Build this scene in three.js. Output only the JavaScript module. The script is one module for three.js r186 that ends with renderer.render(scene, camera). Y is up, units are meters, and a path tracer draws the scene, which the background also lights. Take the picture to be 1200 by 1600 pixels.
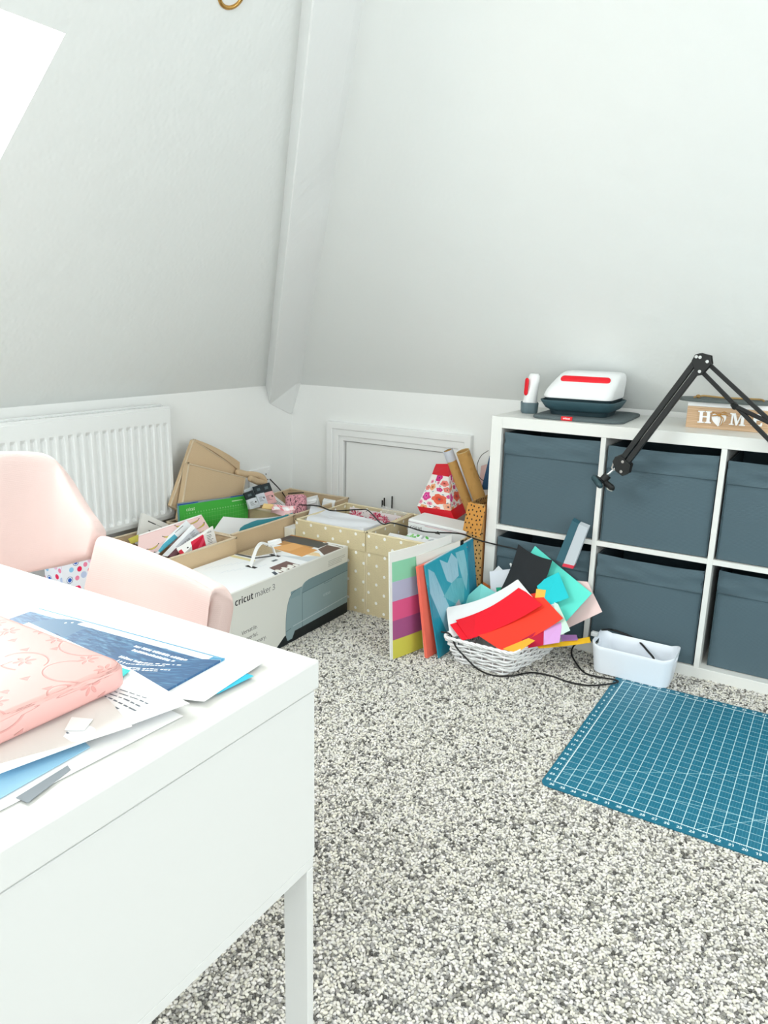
import * as THREE from 'three';
import { RoundedBoxGeometry } from 'three/addons/geometries/RoundedBoxGeometry.js';
import { TextGeometry } from 'three/addons/geometries/TextGeometry.js';
import { FontLoader } from 'three/addons/loaders/FontLoader.js';
import { RectAreaLightUniformsLib } from 'three/addons/lights/RectAreaLightUniformsLib.js';
import { mergeGeometries } from 'three/addons/utils/BufferGeometryUtils.js';
import { Brush, Evaluator, SUBTRACTION } from 'three-bvh-csg';

// ---------------------------------------------------------------- camera, sky, daylight, exposure
const scene = new THREE.Scene();
const camera = new THREE.PerspectiveCamera(68.41, 1200 / 1600, 0.02, 60);
camera.position.set(1.0217, 1.0514, 2.3603);
camera.rotation.order = 'YXZ';
camera.rotation.set(-0.24318, 0.54781, 0.02196);
scene.add(camera);
const SKY = new THREE.Color(0.90, 0.96, 0.99);
scene.background = SKY;
scene.backgroundIntensity = 1.5;
const EXPOSURE = 1.07;
const DAY = 0xf3f9f9;                       // overcast daylight
const SKYLIGHT_POWER = 15.5, REAR_WINDOW_POWER = 5.0, SIDE_WINDOW_POWER = 3.8, LAMP_POWER = 0.5;
RectAreaLightUniformsLib.init();

// ---------------------------------------------------------------- helpers
let seed = 7;
const rnd = () => { seed = (seed * 1664525 + 1013904223) >>> 0; return seed / 4294967296; };
const rr = (a, b) => a + (b - a) * rnd();
const V = (a) => new THREE.Vector3(...a);
const taken = {};
function numbered(n) { const k = taken[n] = (taken[n] ?? -1) + 1; return k ? n + '_' + String(k).padStart(3, '0') : n; }
function tag(o, label, category, group, kind) {
  if (label) o.userData.label = label;
  if (category) o.userData.category = category;
  if (group) o.userData.group = group;
  if (kind) o.userData.kind = kind;
  return o;
}
function thing(name, label, category, pos = [0, 0, 0], turn = 0, group) {
  const o = new THREE.Group(); o.name = numbered(name); o.position.set(...pos); o.rotation.y = turn;
  scene.add(o); return tag(o, label, category, group);
}
function mesh(name, geo, mat, parent) {
  const m = new THREE.Mesh(geo, mat); m.castShadow = m.receiveShadow = true;
  m.name = parent ? name : numbered(name);
  (parent || scene).add(m); return m;
}
function single(name, geo, mat, label, category, pos, turn, group) {
  const m = mesh(name, geo, mat); if (pos) m.position.set(...pos); if (turn) m.rotation.y = turn;
  return tag(m, label, category, group);
}
function struct(name, geo, mat, parent) { const m = mesh(name, geo, mat, parent); if (!parent) m.userData.kind = 'structure'; return m; }
const std = (c, rough = 0.6, o = {}) => new THREE.MeshStandardMaterial({ color: c, roughness: rough, ...o });
// uv in metres, taken from the face direction
function metric(geo) {
  const g = geo.index ? geo.toNonIndexed() : geo; const p = g.attributes.position, n = g.attributes.normal, uv = new Float32Array(p.count * 2);
  for (let i = 0; i < p.count; i++) {
    const ax = Math.abs(n.getX(i)), ay = Math.abs(n.getY(i)), az = Math.abs(n.getZ(i));
    let u, v;
    if (ay > ax && ay > az) { u = p.getX(i); v = p.getZ(i); } else if (ax > az) { u = p.getZ(i); v = p.getY(i); } else { u = p.getX(i); v = p.getY(i); }
    uv[2 * i] = u; uv[2 * i + 1] = v;
  }
  g.setAttribute('uv', new THREE.BufferAttribute(uv, 2)); return g;
}
// box from corner ranges, edges rounded by r
function bx(x0, x1, y0, y1, z0, z1, r = 0.002) {
  const w = x1 - x0, h = y1 - y0, d = z1 - z0; r = Math.min(r, w * .49, h * .49, d * .49);
  const g = r > 0.0003 ? new RoundedBoxGeometry(w, h, d, 2, r) : new THREE.BoxGeometry(w, h, d);
  g.translate((x0 + x1) / 2, (y0 + y1) / 2, (z0 + z1) / 2); return metric(g);
}
function join(list) { return mergeGeometries(list.map(g => { const q = g.index ? g.toNonIndexed() : g; for (const k of Object.keys(q.attributes)) if (!['position', 'normal', 'uv'].includes(k)) q.deleteAttribute(k); return q; })); }
function tube(pts, r, seg = 48, radial = 8, closed = false, tension = 0.5) {
  const c = new THREE.CatmullRomCurve3(pts.map(V), closed, 'catmullrom', tension);
  const g = new THREE.TubeGeometry(c, seg, r, radial, closed);
  if (closed) return g;
  const caps = [0, 1].map(t => { const s = new THREE.SphereGeometry(r, radial, 5); const p = c.getPointAt(t); s.translate(p.x, p.y, p.z); return s; });
  return join([g, ...caps]);
}
function rod(a, b, r, radial = 16, r2 = r) {
  const A = V(a), B = V(b), d = B.clone().sub(A), g = new THREE.CylinderGeometry(r2, r, d.length(), radial);
  g.applyQuaternion(new THREE.Quaternion().setFromUnitVectors(new THREE.Vector3(0, 1, 0), d.clone().normalize()));
  g.translate((A.x + B.x) / 2, (A.y + B.y) / 2, (A.z + B.z) / 2); return g;
}
// square-section bar between two points; `side` is the direction its width is measured along
function bar(a, b, w, d, side = [0, 0, 1], r = 0.0015) {
  const A = V(a), B = V(b), y = B.clone().sub(A), L = y.length(); y.normalize();
  const z = V(side).addScaledVector(y, -V(side).dot(y)).normalize(), x = new THREE.Vector3().crossVectors(y, z);
  const g = new RoundedBoxGeometry(w, L, d, 2, Math.min(r, w * .45, d * .45));
  g.applyMatrix4(new THREE.Matrix4().makeBasis(x, y, z)); g.translate((A.x + B.x) / 2, (A.y + B.y) / 2, (A.z + B.z) / 2); return g;
}
// a sheet or slab through four corners (top-left, top-right, bottom-right, bottom-left), with thickness and a bow
function sheetGeo(c, th = 0.0006, o = {}) {
  const [tl, tr, br, bl] = c.map(V), N = o.n || (o.bow || o.bowv || o.curl ? 12 : 1), bow = V(o.bow || [0, 0, 0]), bowv = V(o.bowv || [0, 0, 0]);
  const at = (u, v) => {
    const p = tl.clone().multiplyScalar((1 - u) * v).addScaledVector(tr, u * v).addScaledVector(br, u * (1 - v)).addScaledVector(bl, (1 - u) * (1 - v));
    p.addScaledVector(bow, 4 * u * (1 - u)).addScaledVector(bowv, 4 * v * (1 - v));
    if (o.wave) p.addScaledVector(V(o.wave), Math.sin(u * 7 + v * 3) * 0.5 + Math.sin(v * 9 - u * 4) * 0.5);
    return p;
  };
  const pos = [], uv = [], e = 1e-3;
  const pt = (u, v, s) => {
    const a = at(Math.min(u + e, 1), v).sub(at(Math.max(u - e, 0), v)), b = at(u, Math.min(v + e, 1)).sub(at(u, Math.max(v - e, 0)));
    return at(u, v).addScaledVector(a.cross(b).normalize(), s * th / 2);
  };
  const push = (p, u, v) => { pos.push(p.x, p.y, p.z); uv.push(u, v); };
  const quad = (A, B, C, D) => { for (const q of [A, B, C, A, C, D]) push(pt(...q), q[0], q[1]); };
  for (let i = 0; i < N; i++) for (let j = 0; j < N; j++) {
    const u0 = i / N, u1 = (i + 1) / N, v0 = j / N, v1 = (j + 1) / N;
    quad([u0, v0, 1], [u1, v0, 1], [u1, v1, 1], [u0, v1, 1]);
    quad([u0, v0, -1], [u0, v1, -1], [u1, v1, -1], [u1, v0, -1]);
  }
  for (let i = 0; i < N; i++) {
    const a = i / N, b = (i + 1) / N;
    quad([a, 0, -1], [b, 0, -1], [b, 0, 1], [a, 0, 1]); quad([a, 1, 1], [b, 1, 1], [b, 1, -1], [a, 1, -1]);
    quad([0, a, 1], [0, b, 1], [0, b, -1], [0, a, -1]); quad([1, a, -1], [1, b, -1], [1, b, 1], [1, a, 1]);
  }
  const g = new THREE.BufferGeometry();
  g.setAttribute('position', new THREE.Float32BufferAttribute(pos, 3)); g.setAttribute('uv', new THREE.Float32BufferAttribute(uv, 2));
  if (N > 1) { // smooth within each side
    g.computeVertexNormals(); const n = g.attributes.normal, map = new Map(), key = i => [0, 1, 2].map(k => Math.round(pos[3 * i + k] * 1e5)).join();
    for (let i = 0; i < n.count; i++) { const k = key(i), v = new THREE.Vector3().fromBufferAttribute(n, i); (map.get(k) || map.set(k, []).get(k)).push(v); }
    const out = []; for (let i = 0; i < n.count; i++) { const v = new THREE.Vector3().fromBufferAttribute(n, i), s = new THREE.Vector3(); for (const w of map.get(key(i))) if (w.dot(v) > 0.6) s.add(w); out.push(s.normalize()); }
    out.forEach((v, i) => n.setXYZ(i, v.x, v.y, v.z));
  } else g.computeVertexNormals();
  return g;
}
function sheet(name, c, mat, label, category, o = {}) {
  const m = c.reduce((a, p) => [a[0] + p[0] / 4, Math.min(a[1], p[1]), a[2] + p[2] / 4], [0, 9, 0]);
  const g = sheetGeo(c, o.th, o); g.translate(-m[0], -m[1], -m[2]);
  if (o.parent) { g.translate(...m); return mesh(name, g, mat, o.parent); }
  return single(name, g, mat, label, category, m, 0, o.group);
}
function canvas(w, h, draw, o = {}) {
  const c = document.createElement('canvas'); c.width = w; c.height = h; const x = c.getContext('2d'); draw(x, w, h);
  const t = new THREE.CanvasTexture(c); if (!o.data) t.colorSpace = THREE.SRGBColorSpace; t.anisotropy = 8;
  if (o.rep) { t.wrapS = t.wrapT = THREE.RepeatWrapping; t.repeat.set(1 / o.rep[0], 1 / o.rep[1]); }
  return t;
}
function noiseTex(n, f, rep) {           // grey DataTexture from a function of pixel; used for bump
  const d = new Uint8Array(n * n * 4);
  for (let j = 0; j < n; j++) for (let i = 0; i < n; i++) { const v = Math.max(0, Math.min(255, f(i, j) * 255)), k = (j * n + i) * 4; d[k] = d[k + 1] = d[k + 2] = v; d[k + 3] = 255; }
  const t = new THREE.DataTexture(d, n, n); t.magFilter = THREE.LinearFilter; t.minFilter = THREE.LinearFilter; t.wrapS = t.wrapT = THREE.RepeatWrapping; t.repeat.set(1 / rep, 1 / rep); t.needsUpdate = true; return t;
}
const hash = (i, j) => { let h = (i * 374761393 + j * 668265263) | 0; h = Math.imul(h ^ (h >>> 13), 1274126177); return ((h ^ (h >>> 16)) >>> 0) / 4294967296; };
function vnoise(x, y, per) { // periodic value noise
  const i = Math.floor(x), j = Math.floor(y), f = x - i, g = y - j, s = f * f * (3 - 2 * f), t = g * g * (3 - 2 * g), m = a => ((a % per) + per) % per;
  const h = (a, b) => hash(m(a), m(b)); return (h(i, j) * (1 - s) + h(i + 1, j) * s) * (1 - t) + (h(i, j + 1) * (1 - s) + h(i + 1, j + 1) * s) * t;
}
const weave = noiseTex(256, (i, j) => 0.5 + 0.22 * Math.sin(i * Math.PI / 4) * Math.sin(j * Math.PI / 4 + (i >> 2) * Math.PI) + 0.3 * (hash(i, j) - .5), 0.12);
const plaster = noiseTex(512, (i, j) => 0.5 + 0.3 * (vnoise(i / 64, j / 64, 8) - .5) + 0.25 * (vnoise(i / 16, j / 16, 32) - .5) + 0.12 * (vnoise(i / 4, j / 4, 128) - .5), 1.1);

// ---------------------------------------------------------------- materials
const M = {
  slope: std('#eef1ef', 0.85, { bumpMap: plaster, bumpScale: 0.004 }),
  wall: std('#f8f9f7', 0.8, { bumpMap: plaster, bumpScale: 0.002 }),
  trim: std('#fafbfa', 0.35), gloss: std('#fafbfa', 0.3),
  rad: std('#f1f3f2', 0.3), laminate: std('#e6e7e3', 0.32), desk: std('#d9dad8', 0.4),
  beige: std('#d8bd99', 0.9, { bumpMap: weave, bumpScale: 0.0006 }), beigeLight: std('#e2cfb2', 0.9, { bumpMap: weave, bumpScale: 0.0006 }),
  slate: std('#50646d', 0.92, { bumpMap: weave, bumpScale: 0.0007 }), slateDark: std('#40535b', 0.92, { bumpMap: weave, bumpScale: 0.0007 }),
  black: std('#08090a', 0.6), blackMetal: std('#060a0a', 0.55), steel: std('#d0d2d0', 0.25, { metalness: 1 }),
  white: std('#f5f6f6', 0.5), paper: std('#f6f7f8', 0.75), plastic: std('#eaf0f8', 0.35), cord: std('#070808', 0.5),
  kraft: std('#bd8a45', 0.85), red: std('#e8001f', 0.5), tealGrey: std('#2f5059', 0.5),
};

// ================================================================ THE ROOM
// Knee walls 0.78 m high on the left (x = XL) and the back (z = ZB), roof slopes leaning in above both, flat ceiling above.
const XL = -1.185, ZB = -0.41, KH = 0.78, K = 0.88, YC = 2.4, XR = 3.0, ZF = 5.0, HC = YC - KH;
struct('floor', metric(new THREE.BoxGeometry(XR - XL + 0.6, 0.16, ZF - ZB + 0.6).translate((XL + XR) / 2, -0.08, (ZB + ZF) / 2)), (() => {
  const t = noiseTex(512, (i, j) => { const v = vnoise(i / 3, j / 3, 170) * .6 + hash(i, j) * .4; return v < .38 ? .40 : v < .54 ? .62 : .84; }, 0.5);
  t.colorSpace = THREE.SRGBColorSpace; return std('#ffffff', 0.95, { map: t });
})());
const floor = scene.getObjectByName('floor');
{ // yarn loops of the carpet, in the part of the room that shows
  const loop = new THREE.IcosahedronGeometry(1, 1); loop.scale(0.0042, 0.0026, 0.0026);
  const m = std('#ffffff', 0.95), spots = [];
  const step = 0.0056;
  for (let x = -1.16; x < 1.9; x += step) for (let z = -0.02; z < 2.75; z += step) {
    if ((x < -0.475 && z < .78) || (x > 0.56 && x < 1.5 && z > 0.16 && z < 0.79)) continue;
    spots.push([x + rr(-.5, .5) * step, z + rr(-.5, .5) * step]);
  }
  const im = new THREE.InstancedMesh(loop, m, spots.length), o = new THREE.Object3D(), c = new THREE.Color();
  spots.forEach(([x, z], i) => {
    o.position.set(x, 0.0005 + rnd() * 0.0022, z); o.rotation.set(rr(-.5, .5), rr(0, 6.28), rr(-.6, .6)); o.scale.setScalar(rr(.75, 1.25)); o.updateMatrix(); im.setMatrixAt(i, o.matrix);
    const q = rnd() * .6 + .4 * vnoise(x * 120, z * 120, 4096), t = q < .22 ? rr(.07, .16) : q < .40 ? rr(.24, .44) : rr(.60, .82);
    im.setColorAt(i, c.setRGB(t, t * .97, t * rr(.84, .95)));
  });
  im.name = 'carpet_pile'; im.userData.kind = 'stuff'; im.castShadow = im.receiveShadow = true; floor.add(im);
}
struct('wall_left', bx(XL - 0.2, XL, 0, KH, ZB - 0.2, ZF, 0), M.wall);
{ // back knee wall with the opening of the loft hatch
  const s = new THREE.Shape([[XL - 0.2, 0], [XR, 0], [XR, KH], [XL - 0.2, KH]].map(p => new THREE.Vector2(...p)));
  s.holes.push(new THREE.Path([[-0.885, 0.06], [-0.885, 0.545], [-0.335, 0.545], [-0.335, 0.06]].map(p => new THREE.Vector2(...p))));
  const g = new THREE.ExtrudeGeometry(s, { depth: 0.2, bevelEnabled: false }); g.translate(0, 0, ZB - 0.2);
  struct('wall_back', metric(g), M.wall);
}
// a plate in the plane O + a*U + b*W, thickness t along the outward normal N
function plate(outline, holes, O, U, W, N, t) {
  const s = new THREE.Shape(outline.map(p => new THREE.Vector2(...p))); for (const h of holes) s.holes.push(new THREE.Path(h.map(p => new THREE.Vector2(...p))));
  const g = new THREE.ExtrudeGeometry(s, { depth: t, bevelEnabled: false });
  g.applyMatrix4(new THREE.Matrix4().makeBasis(V(U), V(W), V(N)).setPosition(...O)); return g;
}
const L1 = Math.hypot(1, K), up = h => h * L1;                 // metres along the slope for a rise h
const OB = (y) => up(y - KH);
// left slope: first axis along the slope, second along z; the roof window is cut through it
const SKW = [[1.615, 1.238], [1.10, 1.329], [1.10, 2.06], [1.615, 2.06]];
const UL = [K / L1, 1 / L1, 0], NL = [-1 / L1, K / L1, 0];
const TR = 0.24;
{
  let g = plate([[0, ZB], [0, ZF], [up(HC), ZF], [up(HC), ZB + K * HC]], [SKW.map(([y, z]) => [OB(y), z])], [XL, KH, 0], UL, [0, 0, 1], NL, TR);
  const flip = new THREE.Vector3(...UL).cross(new THREE.Vector3(0, 0, 1)).dot(new THREE.Vector3(...NL)) < 0;
  if (flip) { const ix = g.index; g = g.toNonIndexed(); const p = g.attributes.position; for (let i = 0; i < p.count; i += 3) { const a = [p.getX(i), p.getY(i), p.getZ(i)]; p.setXYZ(i, p.getX(i + 1), p.getY(i + 1), p.getZ(i + 1)); p.setXYZ(i + 1, ...a); } g.computeVertexNormals(); }
  struct('ceiling_slope_left', metric(g), M.slope);
}
{
  const UB = [0, 1 / L1, K / L1], NB = [0, K / L1, -1 / L1];
  let g = plate([[XL, 0], [XR, 0], [XR, up(HC)], [XL + K * HC, up(HC)]], [], [0, KH, ZB], [1, 0, 0], UB, NB, 0.2);
  g = g.toNonIndexed(); g.computeVertexNormals();
  const cr = new THREE.Vector3(1, 0, 0).cross(V(UB)).dot(V(NB));
  if (cr < 0) { const p = g.attributes.position; for (let i = 0; i < p.count; i += 3) { const a = [p.getX(i), p.getY(i), p.getZ(i)]; p.setXYZ(i, p.getX(i + 1), p.getY(i + 1), p.getZ(i + 1)); p.setXYZ(i + 1, ...a); } g.computeVertexNormals(); }
  struct('ceiling_slope_back', metric(g), M.slope);
}
struct('ceiling', bx(XL + K * HC - 0.1, XR + 0.2, YC, YC + 0.2, ZB + K * HC - 0.1, ZF + 0.2, 0), M.slope);
// walls behind and beside the camera, each with a window
function windowWall(name, axis, at, a0, a1, hole) {
  const s = new THREE.Shape([[a0, 0], [a1, 0], [a1, YC], [a0, YC]].map(p => new THREE.Vector2(...p)));
  const [h0, h1, y0, y1] = hole; s.holes.push(new THREE.Path([[h0, y0], [h0, y1], [h1, y1], [h1, y0]].map(p => new THREE.Vector2(...p))));
  let g = new THREE.ExtrudeGeometry(s, { depth: 0.2, bevelEnabled: false });
  if (axis === 'z') g.translate(0, 0, at); else g.rotateY(-Math.PI / 2), g.translate(at + 0.2, 0, 0);
  struct(name, metric(g), M.wall);
}
const WF = [0.3, 2.6, 0.7, 2.25], WR = [0.75, 2.35, 0.8, 2.2];
windowWall('wall_front', 'z', ZF, XL - 0.2, XR + 0.2, WF);
windowWall('wall_right', 'x', XR, ZB - 0.2, ZF, WR);
const glass = new THREE.MeshPhysicalMaterial({ color: '#ffffff', transmission: 1, thickness: 0, roughness: 0.02, ior: 1.5 });
function frameGeo(w, h, b, d) { return join([bx(-w / 2, w / 2, h / 2 - b, h / 2, -d / 2, d / 2), bx(-w / 2, w / 2, -h / 2, -h / 2 + b, -d / 2, d / 2), bx(-w / 2, -w / 2 + b, -h / 2 + b, h / 2 - b, -d / 2, d / 2), bx(w / 2 - b, w / 2, -h / 2 + b, h / 2 - b, -d / 2, d / 2)]); }
function windowUnit(n, pos, quat, w, h, mull, power, front) {
  const g = new THREE.Group(); g.name = 'window_' + n; g.userData.kind = 'structure'; g.position.set(...pos); g.quaternion.copy(quat); scene.add(g);
  mesh('window_frame', frameGeo(w, h, 0.05, 0.06), M.trim, g);
  if (mull) mesh('mullion', bx(-0.03, 0.03, -h / 2 + .05, h / 2 - .05, -0.03, 0.03), M.trim, g);
  mesh('window_pane', new THREE.BoxGeometry(w - 0.09, h - 0.09, 0.004), glass, g);
  const l = new THREE.RectAreaLight(DAY, power, w - 0.1, h - 0.1); l.name = 'daylight'; l.position.z = front; l.castShadow = true; g.add(l);   // a RectAreaLight shines along its own -z
}
const Q = (ax, an) => new THREE.Quaternion().setFromAxisAngle(V(ax), an);
windowUnit(1, [(WF[0] + WF[1]) / 2, (WF[2] + WF[3]) / 2, ZF + 0.1], new THREE.Quaternion(), WF[1] - WF[0], WF[3] - WF[2], true, REAR_WINDOW_POWER, -0.04);
windowUnit(2, [XR + 0.1, (WR[2] + WR[3]) / 2, (WR[0] + WR[1]) / 2], Q([0, 1, 0], Math.PI / 2), WR[1] - WR[0], WR[3] - WR[2], true, SIDE_WINDOW_POWER, -0.04);
{ // the roof window, in the outer face of the left slope
  const cy = (1.615 + 1.10) / 2, cz = (1.238 + 2.06) / 2, h = OB(1.615) - OB(1.10), off = TR - 0.03;
  const q = new THREE.Quaternion().setFromRotationMatrix(new THREE.Matrix4().makeBasis(new THREE.Vector3(0, 0, 1), V(UL), V(NL)));
  const c = V([XL + K * (cy - KH), cy, cz]).addScaledVector(V(NL), off), front = -0.04;
  windowUnit(3, [c.x, c.y, c.z], q, 2.06 - 1.238 + 0.04, h + 0.04, false, SKYLIGHT_POWER, front);
}
{ // boxed-in hip rafter, its edge planed unevenly
  const A = [XL, 0.70, -0.254], B = [-1.180, 0.641, -0.402], Cc = [-1.1201, 0.7846, -0.3650], D = [K, 1, K], pos = [];
  const ring = s => { const kink = -0.010 * Math.exp(-(((s - .70) / .07) ** 2)) - 0.006 * (1 - THREE.MathUtils.smoothstep(s, .45, .56)) * THREE.MathUtils.smoothstep(s, 0, .15);
    return [[A[0] - 0.112, A[1], A[2] - 0.074], A, [A[0] + 0.003, A[1] - 0.001, A[2] - 0.004], [Cc[0] + kink, Cc[1], Cc[2]], [Cc[0] - .02, Cc[1], Cc[2] - 0.1]].map(p => [p[0] + D[0] * s, p[1] + s, p[2] + D[2] * s]); };
  const steps = [0]; for (let s = .05; s < 1.72; s += .035) steps.push(s);
  const tri = (a, b, c) => pos.push(...a, ...b, ...c);
  for (let i = 0; i + 1 < steps.length; i++) { const p = ring(steps[i]), q = ring(steps[i + 1]); for (let k = 0; k < 5; k++) { const l = (k + 1) % 5; tri(p[k], p[l], q[l]); tri(p[k], q[l], q[k]); } }
  const p = ring(0), o = B; for (let k = 0; k < 5; k++) tri(p[(k + 1) % 5], p[k], o);
  const g = new THREE.BufferGeometry(); g.setAttribute('position', new THREE.Float32BufferAttribute(pos, 3)); g.setAttribute('uv', new THREE.Float32BufferAttribute(new Float32Array(pos.length / 3 * 2), 2)); g.computeVertexNormals();
  struct('trim_1', metric(g), std('#f1f3f2', 0.8, { bumpMap: plaster, bumpScale: 0.002, side: THREE.DoubleSide }));
}
{ // loft hatch in the back wall: door_1 with a moulded architrave
  const d = new THREE.Group(); d.name = 'door_1'; d.userData.kind = 'structure'; d.position.set(-0.61, 0, ZB); scene.add(d);
  const w = 0.275;
  mesh('door_panel', bx(-w + 0.006, w - 0.006, 0.03, 0.541, -0.022, -0.006, 0.002), M.gloss, d);
  for (const [n, w0, w1, t] of [['inner_bead', 0, 0.022, 0.010], ['middle_moulding', 0.022, 0.052, 0.018], ['outer_moulding', 0.052, 0.082, 0.024]]) {
    const s = new THREE.Shape([[-w - w1, 0], [-w - w1, 0.545 + w1], [w + w1, 0.545 + w1], [w + w1, 0], [w + w0, 0], [w + w0, 0.545 + w0], [-w - w0, 0.545 + w0], [-w - w0, 0]].map(p => new THREE.Vector2(...p)));
    const g = new THREE.ExtrudeGeometry(s, { depth: t - 0.003, bevelEnabled: true, bevelSize: 0.003, bevelThickness: 0.003, bevelSegments: 2, bevelOffset: -0.003 }); mesh(n, metric(g), M.trim, d);
  }
  for (const [x, h] of [[-0.575, 0.30], [-0.565, 0.312], [-0.525, 0.325]]) mesh('door_bolt', rod([x + .61 - .1, 0.27, 0.006], [x + .61 - .1, h, 0.006], 0.003, 8), M.black, d);
  struct('wall_hatch', bx(-0.9, -0.32, 0.0, 0.6, ZB - 0.24, ZB - 0.2, 0), M.trim);
}
struct('baseboard_left', bx(XL, XL + 0.016, 0, 0.12, ZB, ZF, 0.004), M.trim);
struct('baseboard_back', bx(XL + 0.016, -0.972, 0, 0.12, ZB, ZB + 0.016, 0.004), M.trim);
struct('baseboard_right', bx(-0.248, XR, 0, 0.12, ZB, ZB + 0.016, 0.004), M.trim);

// recessed lamps: one shows at the top of the left slope, three more are set in the flat ceiling
function downlight(pos, normal, label) {
  const t = thing('ceiling_lamp', label, 'ceiling lamp', pos, 0); t.quaternion.setFromUnitVectors(new THREE.Vector3(0, -1, 0), V(normal).normalize());
  const ring = new THREE.LatheGeometry([[0.027, 0.012], [0.029, -0.002], [0.031, -0.005], [0.036, -0.004], [0.038, -0.001], [0.038, 0.003]].map(p => new THREE.Vector2(...p)), 48);
  mesh('bezel', ring, std('#c79a55', 0.25, { metalness: 0.9, side: THREE.DoubleSide }), t);
  mesh('bulb', new THREE.CylinderGeometry(0.028, 0.028, 0.004, 40).translate(0, 0.004, 0), std('#fff4e0', 0.4, { emissive: '#ffe7c4', emissiveIntensity: 3 }), t);
  const l = new THREE.SpotLight('#ffdcae', LAMP_POWER, 0, 1.15, 0.7, 2); l.position.set(0, -0.012, 0); l.castShadow = true; l.shadow.radius = 2; l.target.position.set(0, -1, 0); t.add(l); t.add(l.target);
}
downlight([-0.307, 1.777, 0.896], [1, -K, 0], 'small round recessed lamp with a brass rim in the roof slope');
for (const [x, z] of [[0.75, 1.6], [1.5, 2.3], [0.7, 3.0]]) downlight([x, YC, z], [0, -1, 0], { '0.75': 'brass rimmed recessed lamp in the flat ceiling nearest the shelf', '1.5': 'brass rimmed recessed lamp in the flat ceiling by the right window', '0.7': 'brass rimmed recessed lamp in the flat ceiling nearest the rear window' }[x]);

// ================================================================ RADIATOR AND SOCKET
{
  const z0 = 0.4, z1 = 1.62, y0 = 0.322, y1 = 0.738, xf = -1.107;
  const t = thing('radiator', 'white fluted panel radiator on the low left wall behind the pink chair', 'radiator', [xf - .03, 0, (z0 + z1) / 2]);
  const cx = xf - .03, cz = (z0 + z1) / 2, P = [], U = [];
  const pitch = 0.0333, f = (z, y) => {
    const m = THREE.MathUtils.smoothstep(y, y0 + .022, y0 + .04) * (1 - THREE.MathUtils.smoothstep(y, y1 - .066, y1 - .05)) * THREE.MathUtils.smoothstep(z, z0 + .012, z0 + .02);
    const q = (((z - z0 - .02) / pitch) % 1 + 1) % 1, w = THREE.MathUtils.smoothstep(q, .38, .52) * (1 - THREE.MathUtils.smoothstep(q, .86, 1.0));
    return xf - 0.011 * m * (1 - w);
  };
  const zs = [], ys = [y0, y0 + .015, y0 + .024, y0 + .03, y0 + .036, y0 + .042, y1 - .07, y1 - .064, y1 - .058, y1 - .052, y1 - .046, y1 - .004, y1];
  for (let z = z0; z <= z1 + 1e-6; z += pitch / 14) zs.push(z);
  const edge = (z, y) => f(z, y) - ((y === y0 || y === y1) ? .004 : 0) - (z === zs[0] ? .004 : 0);
  for (let i = 0; i + 1 < zs.length; i++) for (let j = 0; j + 1 < ys.length; j++) {
    const c = [[i, j], [i, j + 1], [i + 1, j + 1], [i + 1, j]].map(([a, b]) => [edge(zs[a], ys[b]) - cx, ys[b], zs[a] - cz]);
    for (const k of [0, 2, 1, 0, 3, 2]) { P.push(...c[k]); }
  }
  let g = new THREE.BufferGeometry(); g.setAttribute('position', new THREE.Float32BufferAttribute(P, 3)); g.computeVertexNormals();
  // face +x
  const n = g.attributes.normal; let s = 0; for (let i = 0; i < n.count; i++) s += n.getX(i);
  if (s < 0) { for (let i = 0; i < P.length; i += 9) for (let k = 0; k < 3; k++) { const q = P[i + 3 + k]; P[i + 3 + k] = P[i + 6 + k]; P[i + 6 + k] = q; } g = new THREE.BufferGeometry(); g.setAttribute('position', new THREE.Float32BufferAttribute(P, 3)); g.computeVertexNormals(); }
  mesh('front_panel', metric(g), M.rad, t);
  const X = v => v - cx, Z = v => v - cz;
  mesh('rear_panel', bx(X(XL + .022), X(XL + .034), y0, y1, Z(z0), Z(z1), .003), M.rad, t);
  mesh('side_panel', bx(X(XL + .02), X(xf - .004), y0 + .004, y1 + .006, Z(z0 - .004), Z(z0 + .001), .002), M.rad, t);
  mesh('side_panel', bx(X(XL + .02), X(xf - .004), y0 + .004, y1 + .006, Z(z1 - .001), Z(z1 + .004), .002), M.rad, t);
  const slats = []; for (let z = z0 + .03; z < z1 - .03; z += .022) slats.push(bx(X(XL + .034), X(xf - .012), y1 + .002, y1 + .006, Z(z), Z(z + .014), .001));
  mesh('top_grille', join([...slats, bx(X(XL + .02), X(XL + .036), y1, y1 + .012, Z(z0), Z(z1), .003), bx(X(xf - .014), X(xf - .001), y1 - .004, y1 + .008, Z(z0), Z(z1), .003)]), M.rad, t);
  mesh('wall_bracket', bx(X(XL), X(XL + .024), .4, .66, Z(z0 + .18), Z(z0 + .21), .002), M.rad, t);
  mesh('wall_bracket', bx(X(XL), X(XL + .024), .4, .66, Z(z1 - .21), Z(z1 - .18), .002), M.rad, t);
}
{
  const t = thing('wall_socket', 'white double wall socket low on the left wall near the corner', 'socket', [XL, 0.333, -0.174]);
  mesh('face_plate', bx(0, 0.010, 0, 0.086, -.073, .073, .004), M.gloss, t);
  for (const z of [-.036, .036]) { for (const q of [[.05, .058, z - .002, z + .002], [.026, .03, z - .014, z - .007], [.026, .03, z + .007, z + .014]]) mesh('plug_hole', bx(.0098, .0106, ...q, 0), M.black, t); mesh('rocker_switch', bx(.009, .014, .056, .074, z - .024, z - .013, .002), M.gloss, t); }
}

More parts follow.
